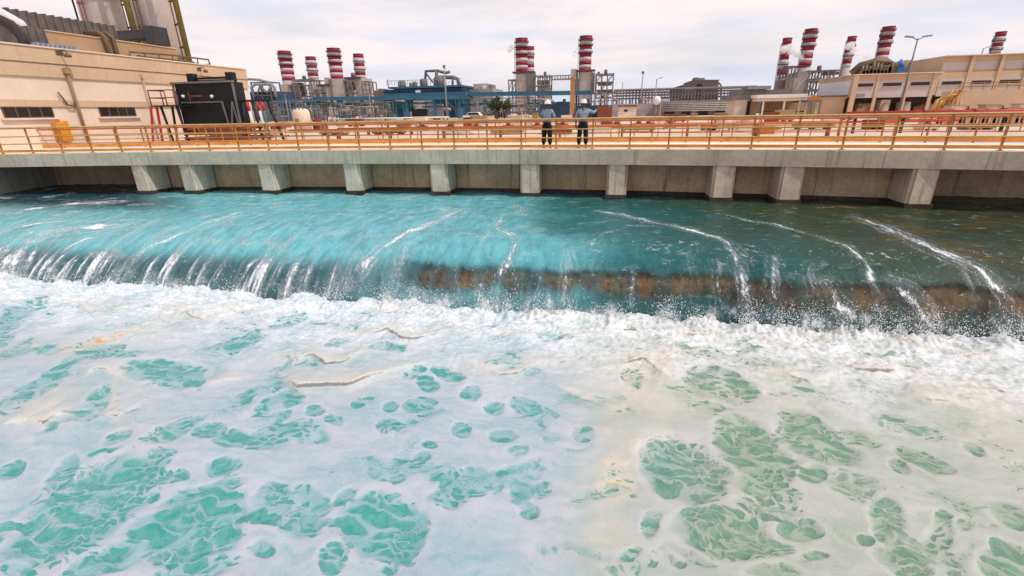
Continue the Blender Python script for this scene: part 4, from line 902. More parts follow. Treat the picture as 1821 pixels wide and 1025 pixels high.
# ================================================================== the plant behind
M_sred = mat('stack_red', (.27, .010, .03), .6, var=.2, scale=.3, streak=.25, dirt=(.2, .02, .04))
M_swhite = mat('stack_white', (.45, .415, .415), .6, var=.1, scale=.3, streak=.3, dirt=(.4, .33, .32))
M_plat = mat('stack_platform', (.09, .055, .05), .7, var=.3, scale=.5)
M_boil = mat('boiler_beige', (.40, .35, .32), .7, var=.15, scale=.12, streak=.4, dirt=(.25, .2, .19))
M_frame = mat('frame_brown', (.17, .145, .14), .7, var=.3, scale=.2)
M_frameg = mat('frame_grey', (.26, .25, .25), .7, var=.3, scale=.2)
M_blue = mat('blue_steel', (.032, .125, .205), .5, var=.25, scale=.2, streak=.3, dirt=(.05, .1, .13))
M_blued = mat('blue_dark', (.022, .047, .085), .5, var=.35, scale=.3)
M_pinkw = mat('low_wall', (.36, .28, .28), .8, var=.3, scale=.5, streak=.5, dirt=(.18, .13, .12))
M_shed = mat('shed_grey', (.17, .155, .155), .7, var=.2, scale=.2)
M_leaf = mat('leaf_green', (.045, .06, .018), .8, var=.5, scale=1)
M_leaf2 = mat('leaf_olive', (.10, .095, .03), .8, var=.5, scale=1)
M_trunk = mat('bark', (.10, .07, .05), .9, var=.3)
def bpx(x0, y0, x1, y1, Y, dep, m=None, z0=None):
    a = PY(x0, y1, Y); c_ = PY(x1, y1, Y); t = PY((x0+x1)/2, y0, Y).z; b0 = PY((x0+x1)/2, y1, Y).z if z0 is None else z0
    return (m or MB()).box(a.x, c_.x, Y, Y+dep, b0, t)
def pz_(px, py, Y): v = PY(px, py, Y); return v.x, v.z
TALL = [(0, .115, 1), (.115, .245, 0), (.245, .355, 1), (.355, .46, 0), (.46, .57, 1), (.57, .68, 0), (.68, .79, 1), (.79, .89, 0), (.89, 1, 1)]
SHORT = [(0, .15, 1), (.15, .37, 0), (.37, .50, 1), (.50, .72, 0), (.72, .87, 1), (.87, 1, 0)]
def stack(pxb, yt, yb, wpx, Y, bands, label, rings, group='striped chimneys'):
    x, zb = pz_(pxb, yb, Y); _, ztop = pz_(pxb, yt, Y); sc = PY(pxb+10, yb, Y).x-PY(pxb-10, yb, Y).x; r = wpx/2*sc/20*slim(pxb, yb)
    st = thing('striped_chimney', label, 'chimney', (x, Y, 0), group)
    Hh_ = ztop-zb; rr = []
    MB().cyl(x, Y, 0, zb, r*1.0, n=26).build('lower_shaft', M_boil, st)
    for a, b_, c_ in bands:
        MB().cyl(x, Y, ztop-b_*Hh_, ztop-a*Hh_-.001, r, n=28).build('red_band' if c_ else 'white_band', M_sred if c_ else M_swhite, st)
    MB().ring(x, Y, ztop, ztop+.35, r*.8, r*1.03, 26).build('rim', M_plat, st)
    for f in rings:
        z = ztop-f*Hh_
        m = MB().ring(x, Y, z-.12, z+.16, r*1.004, r*1.20, 26)
        for k in range(14):
            a = 2*math.pi*k/14; m.box(x+math.cos(a)*r*1.18-.05, x+math.cos(a)*r*1.18+.05, Y+math.sin(a)*r*1.18-.07, Y+math.sin(a)*r*1.18+.07, z+.16, z+.9)
        m.ring(x, Y, z+.84, z+.9, r*1.175, r*1.2, 26)
        m.build('platform', M_plat, st)
    m = MB(); lx = x-r*1.07
    m.box(lx-.35, lx-.25, Y-.6, Y-.5, 0, ztop-.1*Hh_); m.box(lx-.35, lx-.25, Y+.1, Y+.2, 0, ztop-.1*Hh_)
    for k in range(int((ztop-.1*Hh_)/1.2)): m.box(lx-.34, lx+.3, Y-.5, Y+.1, k*1.2+.5, k*1.2+.62)
    m.build('ladder', M_plat, st)
    return x, r, zb, ztop
TR, SR = (.10, .24, .45), (.31, .62)
stack(514, 92, 144, 21, 300, TALL, 'tall red and white striped chimney, leftmost of all the chimneys', TR)
stack(558, 102, 141, 17, 330, SHORT, 'short striped chimney between two taller ones beyond the black machine', SR)
stack(600, 87, 141, 21, 300, TALL, 'tall striped chimney beside a beige boiler block left of the blue hall', TR)
stack(642, 97, 140, 17, 330, SHORT, 'short striped chimney nearest to the blue hall', SR)
stack(928, 70, 129, 21, 260, TALL, 'thick striped chimney with a thin one close behind it, above the left worker', TR)
stack(944, 84, 126, 12, 330, SHORT, 'thin striped chimney half hidden behind a thicker one', (.31,))
stack(1040, 66, 129, 22, 260, TALL, 'lone striped chimney straight above the right worker', TR)
stack(1388, 70, 143, 18, 260, [(a, b_, c_) for a, b_, c_ in SHORT[:-1]] + [(.87, 1, 0)], 'short striped chimney behind white steam, left of the right hand pair', SR)
stack(1431, 54, 118, 25, 250, TALL, 'tall striped chimney over the shelter roof beside a steaming one', TR)
stack(1504, 67, 121, 18, 260, SHORT, 'short striped chimney behind white steam over the cream office block', SR)
stack(1566, 50, 112, 26, 250, TALL, 'tall striped chimney rising over brown roof machinery of the office block', TR)
stack(1765, 59, 108, 24, 250, SHORT, 'striped chimney top showing alone over the office roof, farthest right', SR)

# boiler blocks and steel frames under the chimneys
def boiler(parts, Y, label, mcol=M_boil):
    x, _ = pz_(parts[0][0], parts[0][3], Y); t = thing('boiler_house', label, 'boiler house', (x, Y, 0), 'boiler houses')
    for (x0, y0, x1, y1, kind) in parts:
        if kind == 'c': bpx(x0, y0, x1, y1, Y, 14, z0=0).build('casing', mcol, t)
        elif kind == 'd': bpx(x0, y0, x1, y1, Y-.8, 6).build('duct', M_frame, t)
        elif kind[0] == 'f':
            a, z1_ = pz_(x0, y0, Y); b_, _ = pz_(x1, y0, Y); n1, n2_ = int(kind[1]), int(kind[2])
            MB().frame(a, b_, Y-2, Y+8, 0, z1_, n1, n2_, .55, brace=True).build('steel_frame', M_frame if len(kind) < 4 else M_frameg, t)
        elif kind == 'p':
            m = bpx(x0, y0, x1, y1, Y-1, 5); m.build('walkway', M_plat, t)
        elif kind == 'v':
            a, z0_ = pz_((x0+x1)/2, y1, Y); _, z1_ = pz_((x0+x1)/2, y0, Y); w = abs(pz_(x1, y1, Y)[0]-pz_(x0, y1, Y)[0])/2
            MB().lathe(a, Y+2, [(w, z0_), (w, z1_-.4*w), (w*.7, z1_-.1*w), (w*.2, z1_)], 14).build('vent', M_frame, t)
    return t
boiler([(500, 150, 519, 172, 'c'), (516, 152, 545, 172, 'f33'), (518, 141, 552, 145, 'd'), (535, 134, 541, 141, 'v'), (522, 147, 534, 172, 'd'), (545, 143, 566, 172, 'f23'), (562, 150, 584, 154, 'p'), (551, 150, 561, 172, 'c')], 292, 'grey boiler block with pipe frames under the two leftmost striped chimneys')
boiler([(581, 138, 588, 172, 'c'), (591, 140, 614, 172, 'c'), (588, 141, 592, 172, 'd'), (612, 137, 640, 141, 'p'), (614, 143, 634, 172, 'f33'), (617, 146, 626, 160, 'd'), (622, 129, 629, 138, 'v'), (634, 138, 647, 172, 'c'), (646, 145, 658, 172, 'f23')], 292, 'beige boiler block with ducts under the chimneys nearest the blue hall')
boiler([(918, 131, 937, 168, 'c'), (936, 129, 950, 168, 'd'), (906, 142, 918, 168, 'f23'), (953, 135, 978, 168, 'f34'), (955, 143, 976, 150, 'd'), (966, 127, 971, 136, 'v'), (911, 127, 950, 130, 'p'), (958, 155, 974, 168, 'c')], 252, 'beige boiler block and open frames under the chimney above the left worker')
boiler([(1030, 128, 1051, 168, 'c'), (1022, 140, 1030, 168, 'd'), (1014, 123, 1024, 168, 'c'), (1050, 129, 1056, 168, 'd'), (1060, 132, 1091, 182, 'f35'), (1063, 146, 1088, 152, 'd'), (1062, 160, 1090, 168, 'd'), (1074, 123, 1080, 133, 'v'), (1062, 127, 1067, 133, 'v'), (1024, 124, 1058, 127, 'p')], 252, 'beige boiler block with open steel frames under the lone chimney above the right worker')
boiler([(1382, 143, 1396, 170, 'd'), (1396, 138, 1412, 170, 'c'), (1412, 128, 1434, 172, 'c'), (1399, 117, 1440, 120, 'p'), (1400, 120, 1412, 140, 'f22'), (1437, 126, 1492, 160, 'f54'), (1440, 140, 1470, 146, 'd'), (1455, 116, 1463, 128, 'v'), (1470, 128, 1492, 133, 'd')], 242, 'grey boiler block and tangled frames behind the shelter under the right hand chimneys')
# gallery bridge between the central boilers
a, za = pz_(977, 141, 254); c_, zc_ = pz_(1015, 141, 254); _, zb_ = pz_(996, 135, 254)
m = MB().box(a, c_, 254, 257, za-.5, za+.1)
for k in range(9): x = a+(c_-a)*k/8; m.box(x-.12, x+.12, 254, 254.3, za+.1, zb_); m.box(x-.12, x+.12, 256.7, 257, za+.1, zb_)
m.box(a, c_, 253.95, 254.35, zb_, zb_+.3); m.box(a, c_, 256.65, 257.05, zb_, zb_+.3)
tag(m.build('gallery', M_frameg), 'light lattice gallery spanning between the two central boiler blocks', 'gallery')
# pipe frame with loop, far left beyond the hall
def loop_pipe(pts, Y, r, m): return m.tube([(pz_(a, b_, Y)[0], Y, pz_(a, b_, Y)[1]) for a, b_ in pts], r, 8)
t = thing('pipe_structure', 'grey looping pipes over a dark blue base just right of the cream hall', 'pipework', (pz_(465, 200, 140)[0], 140, 0))
m = MB(); loop_pipe([(436, 141), (460, 142), (476, 146), (477, 152)], 140, .35, m); loop_pipe([(452, 172), (447, 156), (454, 150), (482, 150), (488, 156), (491, 172)], 140, .45, m); loop_pipe([(458, 168), (462, 154), (470, 160), (476, 165), (482, 152)], 141, .3, m)
m.build('pipes', M_frameg, t)
a, z1_ = pz_(446, 146, 141); c_, _ = pz_(478, 146, 141); MB().frame(a, c_, 141, 146, 0, z1_, 2, 3, .35).build('steel_frame', M_frame, t)
bpx(447, 163, 492, 180, 141.5, 10, z0=0).build('base_block', M_blued, t)
# blue pipe rack
Yr = 118
t = thing('pipe_rack', 'long blue steel pipe rack crossing behind the bridge from hall to central column', 'pipe rack', (pz_(740, 205, Yr)[0], Yr, 0))
m = MB()
for (xa, ya, xb, yb_) in ((446, 180, 560, 176), (558, 173, 690, 172), (690, 172, 835, 170), (832, 165, 1052, 162)):
    a, z0_ = pz_(xa, ya+4, Yr); c_, z1_ = pz_(xb, yb_+4, Yr); th = .58
    m.quadbox([(a, Yr, z0_-th*.5), (c_, Yr, z1_-th*.5), (c_, Yr+3, z1_-th*.5), (a, Yr+3, z0_-th*.5), (a, Yr, z0_+th), (c_, Yr, z1_+th), (c_, Yr+3, z1_+th), (a, Yr+3, z0_+th)])
m.build('girder', M_blue, t)
for px_i in (470, 496, 506, 560, 598, 603, 640, 690, 720, 770, 815, 860, 902, 950, 1003, 1046):
    x, z = pz_(px_i, 176, Yr); MB().box(x-.35, x+.35, Yr+.5, Yr+1.2, 0, z).build('column', M_blue, t)
m = MB(); rs = random.Random(5)
for k in range(26):
    xa = 450+k*23; a, z = pz_(xa, 184+rs.random()*8, Yr+1); m.tube([(a, Yr+1.5+rs.random(), z), (a+rs.uniform(5, 16), Yr+1.6, z)], rs.uniform(.12, .3), 6)
    if k % 3 == 0: a, z = pz_(xa, 178, Yr+1); c_, z3 = pz_(xa+14, 196, Yr+1); m.bar((a, Yr+1, z), (c_, Yr+1, z3), .25)
m.build('pipes', M_teal, t)
# blue turbine hall
Yh = 135
t = thing('turbine_hall', 'dark blue steel hall with pipes and vents on its roof behind the lamp post', 'building', (pz_(755, 205, Yh)[0], Yh, 0))
bpx(686, 158, 826, 200, Yh, 22, z0=0).build('wall', M_blued, t); bpx(683, 165, 829, 172, Yh-.6, 23).build('beam_band', M_blue, t); bpx(690, 153, 822, 156.5, Yh-.3, 20).build('eaves', M_blue, t)
for k in range(11):
    xa = 690+k*13.3; bpx(xa, 172, xa+2.2, 200, Yh-.5, .5, z0=0).build('column', M_blue, t)
bpx(736, 179, 756, 194, Yh-1.2, .8).build('door', M_boil, t); bpx(758, 175, 772, 199, Yh-1.1, .6).build('panel', M_bluegrey, t); bpx(736, 196, 762, 204, Yh-1.3, .8, z0=0).build('opening', M_dark, t)
bpx(739, 160.5, 748, 165, Yh-.15, .14).build('sign', M_whitep, t)
for (xa, ya, xb, yb_) in ((709, 143, 722, 156), (728, 147, 736, 155), (735, 145, 742, 154), (747, 140, 760, 151), (772, 135, 790, 150)):
    a, z0_ = pz_((xa+xb)/2, yb_, Yh+4); _, z1_ = pz_((xa+xb)/2, ya, Yh+4); w = (pz_(xb, yb_, Yh+4)[0]-pz_(xa, yb_, Yh+4)[0])/2
    MB().lathe(a, Yh+4, [(w, z0_-.8), (w, z1_-w*.5), (w*.7, z1_-.1), (w*.2, z1_)], 14).build('roof_vent', M_frame, t)
m = MB(); loop_pipe([(756, 152), (757, 127), (778, 126), (792, 130), (800, 128)], Yh+5, .4, m); loop_pipe([(757, 130), (770, 147)], Yh+5, .25, m); loop_pipe([(775, 140), (782, 138), (806, 138), (814, 141), (817, 152)], Yh+5, .55, m); loop_pipe([(776, 127), (777, 150)], Yh+5, .5, m); loop_pipe([(805, 138), (805, 154)], Yh+5, .25, m)
m.build('roof_pipes', M_frame, t)
m = MB()
for k in range(30):
    x, z = pz_(688+k*4.6, 153, Yh); m.box(x-.05, x+.05, Yh, Yh+.1, z, z+1.3)
a, z = pz_(688, 153, Yh); c_, _ = pz_(822, 153, Yh); m.box(a, c_, Yh, Yh+.1, z+1.2, z+1.32); m.build('roof_rail', M_frameg, t)
a, z = pz_(688, 158, Yh); MB().tube([(a, Yh+1, z), (a, Yh+1, pz_(688, 141, Yh)[1])], .12, 6).build('aerial', M_frame, t)
t = thing('annex', 'grey annex with stepped roof at the right end of the blue hall', 'building', (pz_(850, 205, Yh+6)[0], Yh+6, 0))
bpx(829, 158, 877, 178, Yh+6, 14, z0=0).build('wall', M_frameg, t); bpx(842, 149, 868, 158, Yh+6.5, 8).build('roof_block', M_boil, t); bpx(868, 151, 876, 158, Yh+7, 4).build('duct', M_frame, t); bpx(858, 152, 864, 158, Yh+6.3, .3).build('tank', M_whitep, t)
bpx(668, 162, 690, 176, Yh+1, 12, z0=0)
tag(bpx(666, 161, 685, 180, Yh+3, 10, bpx(672, 158, 680, 161, Yh+4, 4), z0=0).build('shed', M_frame), 'small brown shed against the left end of the blue hall', 'shed')

# lamp posts
def lamp(pxb, pyb, pyt, Y, arms, label, rr=.09):
    v = PY(pxb, pyb, Y); x = v.x; _, zt_ = pz_(pxb if arms != 2 else pxb, pyt, Y)
    t = thing('street_lamp', label, 'lamp post', (x, Y, 0), 'lamp posts')
    MB().tube([(x, Y, -.03), (x, Y, zt_)], [rr*1.3, rr*.7], 8).build('pole', M_frameg if arms != 2 else M_steel, t)
    if arms == 0: MB().box(x-.25, x+.25, Y-.1, Y+.1, zt_, zt_+.5).build('lamp_head', M_frame, t)
    for s in ((1,) if arms == 1 else (-1, 1) if arms == 2 else ()):
        MB().tube([(x, Y, zt_-.15), (x+s*.5, Y, zt_+.12)], .045, 6).build('arm', M_steel, t)
        m = MB().quadbox([(x+s*.45, Y-.15, zt_+.07), (x+s*1.25, Y-.15, zt_+.17), (x+s*1.25, Y+.15, zt_+.17), (x+s*.45, Y+.15, zt_+.07), (x+s*.45, Y-.12, zt_+.22), (x+s*1.2, Y-.12, zt_+.30), (x+s*1.2, Y+.12, zt_+.30), (x+s*.45, Y+.12, zt_+.22)])
        m.build('lamp_head', M_steel, t)
    return t
lamp(795, 204, 121, 95, 0, 'tall slim lamp post standing in front of the blue hall', .16)
lamp(1104, 204, 146, 110, 3, 'thin bare pole left of the two shorter lamps by the pipe rack', .1)
lamp(1138, 204, 132, 110, 0, 'lamp post with upright box head by the long pipe rack', .13)
lamp(1163, 200, 141, 110, 1, 'lamp post with a single arm beside the white spherical vessel', .12)
lamp(1601, 190, 70, 62, 2, 'twin armed grey lamp post in front of the office block', .10)
lamp(512, 200, 172, 100, 0, 'short lamp post in front of the blue rack left of the white tank', .12)
lamp(660, 200, 168, 100, 3, 'thin bare pole before the blue rack, left of the blue hall', .1)
lamp(1745, 100, 86, 118, 1, 'small lamp standing behind the roof edge of the office block', .12)
# tan column
a, z0_ = pz_(1013, 205, 75); c_, _ = pz_(1020, 205, 75); _, z1_ = pz_(1016, 141, 75)
t = thing('column', 'plain tan steel column rising between the two workers', 'column', ((a+c_)/2, 75, 0))
MB().box(a, c_, 75, 75.6, -.03, z1_).build('shaft', mat('column_tan', (.44, .215, .085), .7, streak=.3), t); MB().box(a-.15, c_+.15, 74.9, 76, z1_, z1_+.25).build('cap', M_ochre, t)

# right of centre: grey pipe rack, shed, vessels
Yq = 150
t = thing('pipe_rack', 'long grey elevated pipe rack on many thin legs under the dark shed', 'pipe rack', (pz_(1200, 205, Yq)[0], Yq, 0))
m = MB()
for yy_ in (162, 166, 171, 176): a, z = pz_(1092, yy_, Yq); c_, _ = pz_(1345, yy_, Yq); m.tube([(a, Yq+1+(yy_ % 3), z), (c_, Yq+1+(yy_ % 3), z)], .28, 6)
m.build('pipes', M_frameg, t)
for k in range(44):
    x, z = pz_(1092+k*5.8, 160.5, Yq)
    for yy_ in (Yq, Yq+4): MB().box(x-.11, x+.11, yy_, yy_+.3, 0, z-.21).build('leg', M_frame, t)
m = MB(); a, z = pz_(1092, 160, Yq); c_, _ = pz_(1345, 160, Yq); m.box(a, c_, Yq-.1, Yq+4.4, z-.2, z+.15); m.build('top_beam', M_frameg, t)
t = thing('shed', 'dark grey sloping roofed industrial shed standing over the pipe rack', 'building', (pz_(1240, 175, 175)[0], 175, 0), 'sheds')
def prism(pts, Y, d):
    m = MB(); n = len(pts); q = [pz_(a, b_, Y) for a, b_ in pts]
    m.v = [(x, Y, z) for x, z in q] + [(x, Y+d, z) for x, z in q]; m.f = [tuple(range(n)), tuple(range(n, 2*n))[::-1]] + [(i, i+n, (i+1) % n+n, (i+1) % n) for i in range(n)]; m.sm = [False]*(n+2); return m
prism([(1207, 178), (1207, 155), (1236, 147), (1236, 143), (1278, 143), (1277, 178)], 175, 25).build('wall', M_shed, t)
prism([(1206, 155), (1206, 153.5), (1237, 145.5), (1237, 147)], 174.6, 25.8).build('roof', M_frame, t); prism([(1235, 143), (1235, 141.8), (1280, 141.8), (1280, 143)], 174.5, 26).build('roof', M_frameg, t)
bpx(1236, 138, 1241, 143, 176, 6).build('roof_vent', M_frame, t); bpx(1243, 139, 1253, 142, 176, 6).build('roof_vent', M_frame, t)
bpx(1237, 150, 1246, 176, 174.7, .25).build('opening', M_dark, t); bpx(1253, 170, 1276, 176, 174.7, .25).build('opening', M_dark, t); bpx(1210, 172, 1232, 177, 174.7, .25).build('opening', M_dark, t)
m = MB(); loop_pipe([(1278, 147), (1282, 152), (1282, 175)], 175, .3, m); m.build('downpipe', M_frame, t)
Yw = 105
t = thing('low_building', 'long low pinkish brown works building with roof pipes behind the right part of the bridge', 'building', (pz_(1230, 205, Yw)[0], Yw, 0))
bpx(1170, 184, 1306, 204, Yw, 8, z0=0).build('wall', M_pinkw, t); bpx(1168, 179, 1300, 183, Yw-.3, 9).build('eaves', M_frameg, t); bpx(1088, 185, 1172, 204, Yw+2, 6, z0=0).build('wall', M_pinkw, t)
for k in range(20): xa = 1173+k*6.7; bpx(xa, 184, xa+1.4, 203, Yw-.3, .25, z0=0).build('pilaster', M_frame if k % 3 else M_cream, t)
for k in range(5): a, z = pz_(1176, 185.5+k*3.1, Yw-1); c_, _ = pz_(1300, 185.5+k*3.1, Yw-1); MB().tube([(a, Yw-.6, z), (c_, Yw-.6, z)], .12, 6).build('pipe', M_boil, t)
for k in range(4): bpx(1182+k*30, 196, 1198+k*30, 203, Yw-.35, .3, z0=0).build('door', M_dark, t)
x, z = pz_(1168, 179, 92)
t = thing('vessel', 'white round vessel on a post at the left end of the low building', 'vessel', (x, 92, 0))
MB().lathe(x, 92, [(.1, z-.75), (.55, z-.5), (.75, z), (.55, z+.5), (.1, z+.75)], 18).build('ball', M_whitep, t); MB().tube([(x, 92, 0), (x, 92, z-.6)], .12, 8).build('post', M_frameg, t)
m = bpx(1100, 190, 1131, 205, 88, 3, z0=0)
t = thing('kiosk', 'small cream kiosk with a dark flat roof below the thin pole', 'kiosk', (pz_(1115, 205, 88)[0], 88, 0)); m.build('wall', M_cream, t)
bpx(1098, 187, 1133, 190, 87.8, 3.4).build('roof', M_rust, t); bpx(1110, 195, 1116, 199, 87.95, .04).build('window', M_dark, t)
bpx(1066, 188, 1088, 204, 90, 4, z0=0)
tag(bpx(1062, 191, 1088, 203, 96, 5, bpx(1068, 187, 1082, 191, 96.5, 4), z0=0).build('equipment_block', M_rust), 'rust red equipment block under the frame right of the pointing worker', 'equipment')
tag(bpx(960, 185, 1012, 204, 98, 5, bpx(990, 181, 1003, 185, 98.5, 3), z0=0).build('equipment_block', M_blued), 'long dark blue equipment block behind the left worker', 'equipment')
tag(bpx(1024, 188, 1062, 203, 99, 5, bpx(1036, 184, 1050, 188, 99.5, 3), z0=0).build('equipment_block', M_blued), 'dark blue equipment block behind the head of the pointing worker', 'equipment')

# shelter
Ys = 66
t = thing('shelter', 'open shelter with a white flat roof on thin posts left of the office block', 'shelter', (pz_(1390, 203, Ys)[0], Ys, 0))
bpx(1346, 168, 1436, 174, Ys, 5).build('roof', M_whitep, t); bpx(1348, 174, 1434, 180, Ys+.2, 4.6).build('fascia', M_cream, t)
bpx(1352, 180, 1432, 199, Ys+4.2, .3, z0=0).build('back_wall', M_ochre, t)
for p_ in (1355, 1392, 1419, 1431): bpx(p_-1.5, 180, p_+1.5, 203, Ys+.2, .2, z0=-.03).build('post', M_cream, t)
bpx(1352, 198, 1432, 200, Ys+.3, .15).build('rail', M_dark, t)
t = thing('hut', 'low sand coloured hut with a dark roof left of the white roofed shelter', 'hut', (pz_(1325, 205, Ys+3)[0], Ys+3, 0))
bpx(1305, 177, 1330, 204, Ys+3, 5, z0=-.03).build('wall', M_cream, t); bpx(1331, 178, 1344, 204, Ys+3.6, 5, z0=-.03).build('wall', M_tanw, t); bpx(1300, 170, 1346, 177, Ys+2.8, 6).build('roof', M_frame, t); bpx(1326, 180, 1332, 204, Ys+2.9, .05, z0=0).build('door', M_dark, t)
t = thing('roof_tank', 'flat grey tank on the dark ledge above the sand coloured hut', 'tank', (pz_(1350, 160, 120)[0], 120, 0))
bpx(1330, 153, 1371, 159, 120, 6).build('shell', M_frameg, t); bpx(1310, 160, 1400, 171, 121, 8, z0=0).build('base', M_shed, t)
m = bpx(1437, 178, 1462, 182, 64, 5); m2 = bpx(1440, 182, 1442, 203, 64, .2, m, z0=-.03); bpx(1455, 182, 1457, 203, 64, .2, m2, z0=-.03)
tag(m.build('canopy', M_frame), 'small dark canopy between the shelter and the office block', 'canopy')
tag(prism([(1438, 180), (1441, 173), (1449, 170), (1457, 172), (1461, 180)], 74, 3).build('sand_heap', M_or), 'orange heap behind the small dark canopy', 'heap')

# office block
Yo = 88
def oz(py, px=1600): return pz_(px, py, Yo)[1]
off_b = thing('office_block', 'two storey tan and cream office block with slit windows on the right', 'building', (pz_(1600, 200, Yo)[0], Yo, 0))
xa = pz_(1511, 170, Yo)[0]; xb = pz_(1665, 170, Yo)[0]; xe = pz_(1821, 170, Yo)[0]+25
zr_ = oz(133, 1560); zr2 = oz(100, 1700)
MB().box(xa, xe, Yo, Yo+13, 2.6, zr_).build('wall', M_tanw, off_b)
MB().box(xb, xe, Yo+.3, Yo+13, zr_, zr2).build('upper_wall', M_tanw, off_b)
xm = pz_(1612, 110, Yo+9)[0]
MB().box(xm, xb, Yo+9, Yo+13, zr_, pz_(1640, 106, Yo+9)[1]).build('upper_wall', M_tanw, off_b)
MB().box(xm+.6, xb-1, Yo+8.93, Yo+8.99, zr_+.1, pz_(1640, 113, Yo+9)[1]).build('panel', M_pinkw, off_b)
M_opan = mat('office_panel', (.52, .43, .41), .8, var=.08, scale=.3, streak=.12, dirt=(.4, .3, .26))
zw1, zw0, zp1, zp0 = oz(144, 1560), oz(148.5, 1560), oz(142.5, 1560), oz(174, 1560)
bays = [1521, 1560, 1568, 1612, 1620, 1658, 1672, 1716, 1724, 1768, 1776, 1815, 1822, 1868]
for k in range(7):
    p0 = pz_(bays[2*k]-8, 168, Yo)[0]; p1 = pz_(bays[2*k+1]-8, 168, Yo)[0]
    MB().box(p0, p1, Yo-.06, Yo-.004, zp0, zp1-.1).build('panel', M_opan, off_b)
    if k >= 3: MB().box(p0, p1, Yo+.24, Yo+.297, zr_+.3, zr2-.8).build('panel', M_opan, off_b)
    c_ = (p0+p1)/2; w = MB().box(c_-1.25, c_+1.25, Yo-.12, Yo-.062, zw0-.45, zw1-.35).build('window', M_glass, off_b)
    MB().box(c_-1.4, c_+1.4, Yo-.2, Yo-.062, zw0-.56, zw0-.46).build('sill', M_tanw, w)
    if k in (0, 3, 4): MB().box(c_-.8, c_+.4, Yo-.10, Yo-.062, zw0-1.9, zw0-1.45).build('grille', M_frameg, off_b)
    if k < 6: q0 = pz_(bays[2*k+1]-4, 168, Yo)[0]; MB().box(q0-.24, q0+.24, Yo-.16, Yo-.005, -.03, zr_ if k < 3 else zr2).build('pilaster', M_tanw, off_b)
MB().box(xa, xa+.7, Yo-.35, Yo-.005, -.03, zr_).build('pilaster', M_tanw, off_b)
MB().box(xa-.15, xb, Yo-.4, Yo+13.1, zr_, zr_+.12).build('coping', M_cream, off_b); MB().box(xb-.1, xe, Yo-.36, Yo+13.1, zr2, zr2+.12).build('coping', M_cream, off_b)
xl = pz_(1480, 175, Yo+20)[0]
MB().box(xa-.06, xa-.004, Yo+.7, Yo+12.4, zp0, zr_-.7).build('end_panel', M_whitep, off_b)
MB().box(xa-4.2, xa-.07, Yo+1, Yo+11, -.03, 2.7).build('annex', M_tanw, off_b); MB().box(xa-6.5, xa, Yo+.5, Yo+11.5, 2.75, 2.9).build('canopy', M_frame, off_b)
MB().box(xa+1, xe, Yo+4, Yo+4.2, -.03, 2.6).build('recess_wall', M_brown, off_b)
rs = random.Random(9)
for k in range(9):
    x = xa+2.2+k*3.0; m = MB().box(x, x+rs.uniform(1.2, 2), Yo+1.2, Yo+2.8, -.03, rs.uniform(1.2, 2.2)); m.lathe(x+.6, Yo+.9, [(.5, 0), (.5, 1.0), (.2, 1.5)], 10)
    tag(m.build('machine', M_cream if k % 3 else M_ochre), ['sand coloured machine in the open ground floor, bay %s', 'ochre machine under the office block, bay %s'][0 if k % 3 else 1] % ('one two three four five six seven eight nine'.split()[k]+' from the left'), 'machine', 'machines under the office block')
m = MB(); rs = random.Random(4)
a, z = pz_(1515, 131, Yo+6); c_, _ = pz_(1590, 131, Yo+6)
m.tube([(a, Yo+6, z), (a+1, Yo+6, z+1.1), (a+3, Yo+6, z+1.6), (c_-1.5, Yo+6, z+1.5), (c_, Yo+6, z+.6)], .6, 9)
for k in range(9): x = a+1+(c_-a-2)*k/8; m.tube([(x, Yo+5, z-.6), (x, Yo+5.2, z+.9+rs.random()*.7)], .3, 7); m.box(x-.5, x+.4, Yo+4.8, Yo+5.8, z-.5, z+rs.uniform(.2, .9))
tag(m.build('roof_machinery', M_brown), 'tangled brown machinery on the roof of the office block under the tall chimney', 'machinery')
M_tent = mat('tent_blue', (.05, .14, .38), .7)
q = pz_(1601, 114, Yo+7); m = MB().lathe(q[0], Yo+7, [(.75, q[1]-.3), (.5, q[1]+.1), (.06, q[1]+.75)], 4); m.box(q[0]-.5, q[0]+.5, Yo+6.5, Yo+7.5, zr_+.13, q[1]-.3)
tag(m.build('tent', M_tent), 'small blue peaked canopy on the office roof beside the brown machinery', 'canopy')
# orange pipework and tan tank in front of the office
Yt = 52
t = thing('tank', 'large tan box tank with a railing on top at the right edge', 'tank', (pz_(1750, 200, Yt)[0], Yt, 0))
xt, zt1 = pz_(1702, 170, Yt); xt2 = pz_(1821, 160, Yt)[0]+12
MB().box(xt, xt2, Yt, Yt+2.2, -.03, pz_(1760, 160, Yt)[1]).build('shell', M_tanw, t)
zt1 = pz_(1760, 160, Yt)[1]; m = MB()
for k in range(22): x = xt+.1+k*.9; m.tube([(x, Yt+.1, zt1), (x, Yt+.1, zt1+.62)], .03, 5)
for h in (.3, .62): m.tube([(xt+.1, Yt+.1, zt1+h), (xt2, Yt+.1, zt1+h)], .03, 5)
m.build('guard_rail', M_or, t)
Yf = 49; q = lambda a, b_: (pz_(a, b_, Yf)[0], Yf, pz_(a, b_, Yf)[1])
t = thing('orange_pipework', 'orange yellow pipes and stair in front of the tan box tank', 'pipework', (pz_(1685, 195, Yf)[0], Yf, 0))
m = MB(); rs = random.Random(8)
for k in range(7): a = 1668+k*7; p0 = q(a, 196); p1 = q(a+2, 182-rs.random()*22); m.tube([(p0[0], Yf+rs.random(), 0), (p0[0], Yf+.5, p1[2]*.7), (p0[0]+.1, Yf+.6, p1[2])], .08, 7)
m.tube([q(1672, 178), q(1690, 170), q(1704, 168)], .08, 8)
M_orp = mat('pipe_amber', (.56, .31, .08), .5, var=.25, scale=2)
m.build('pipes', M_orp, t)
m = MB()
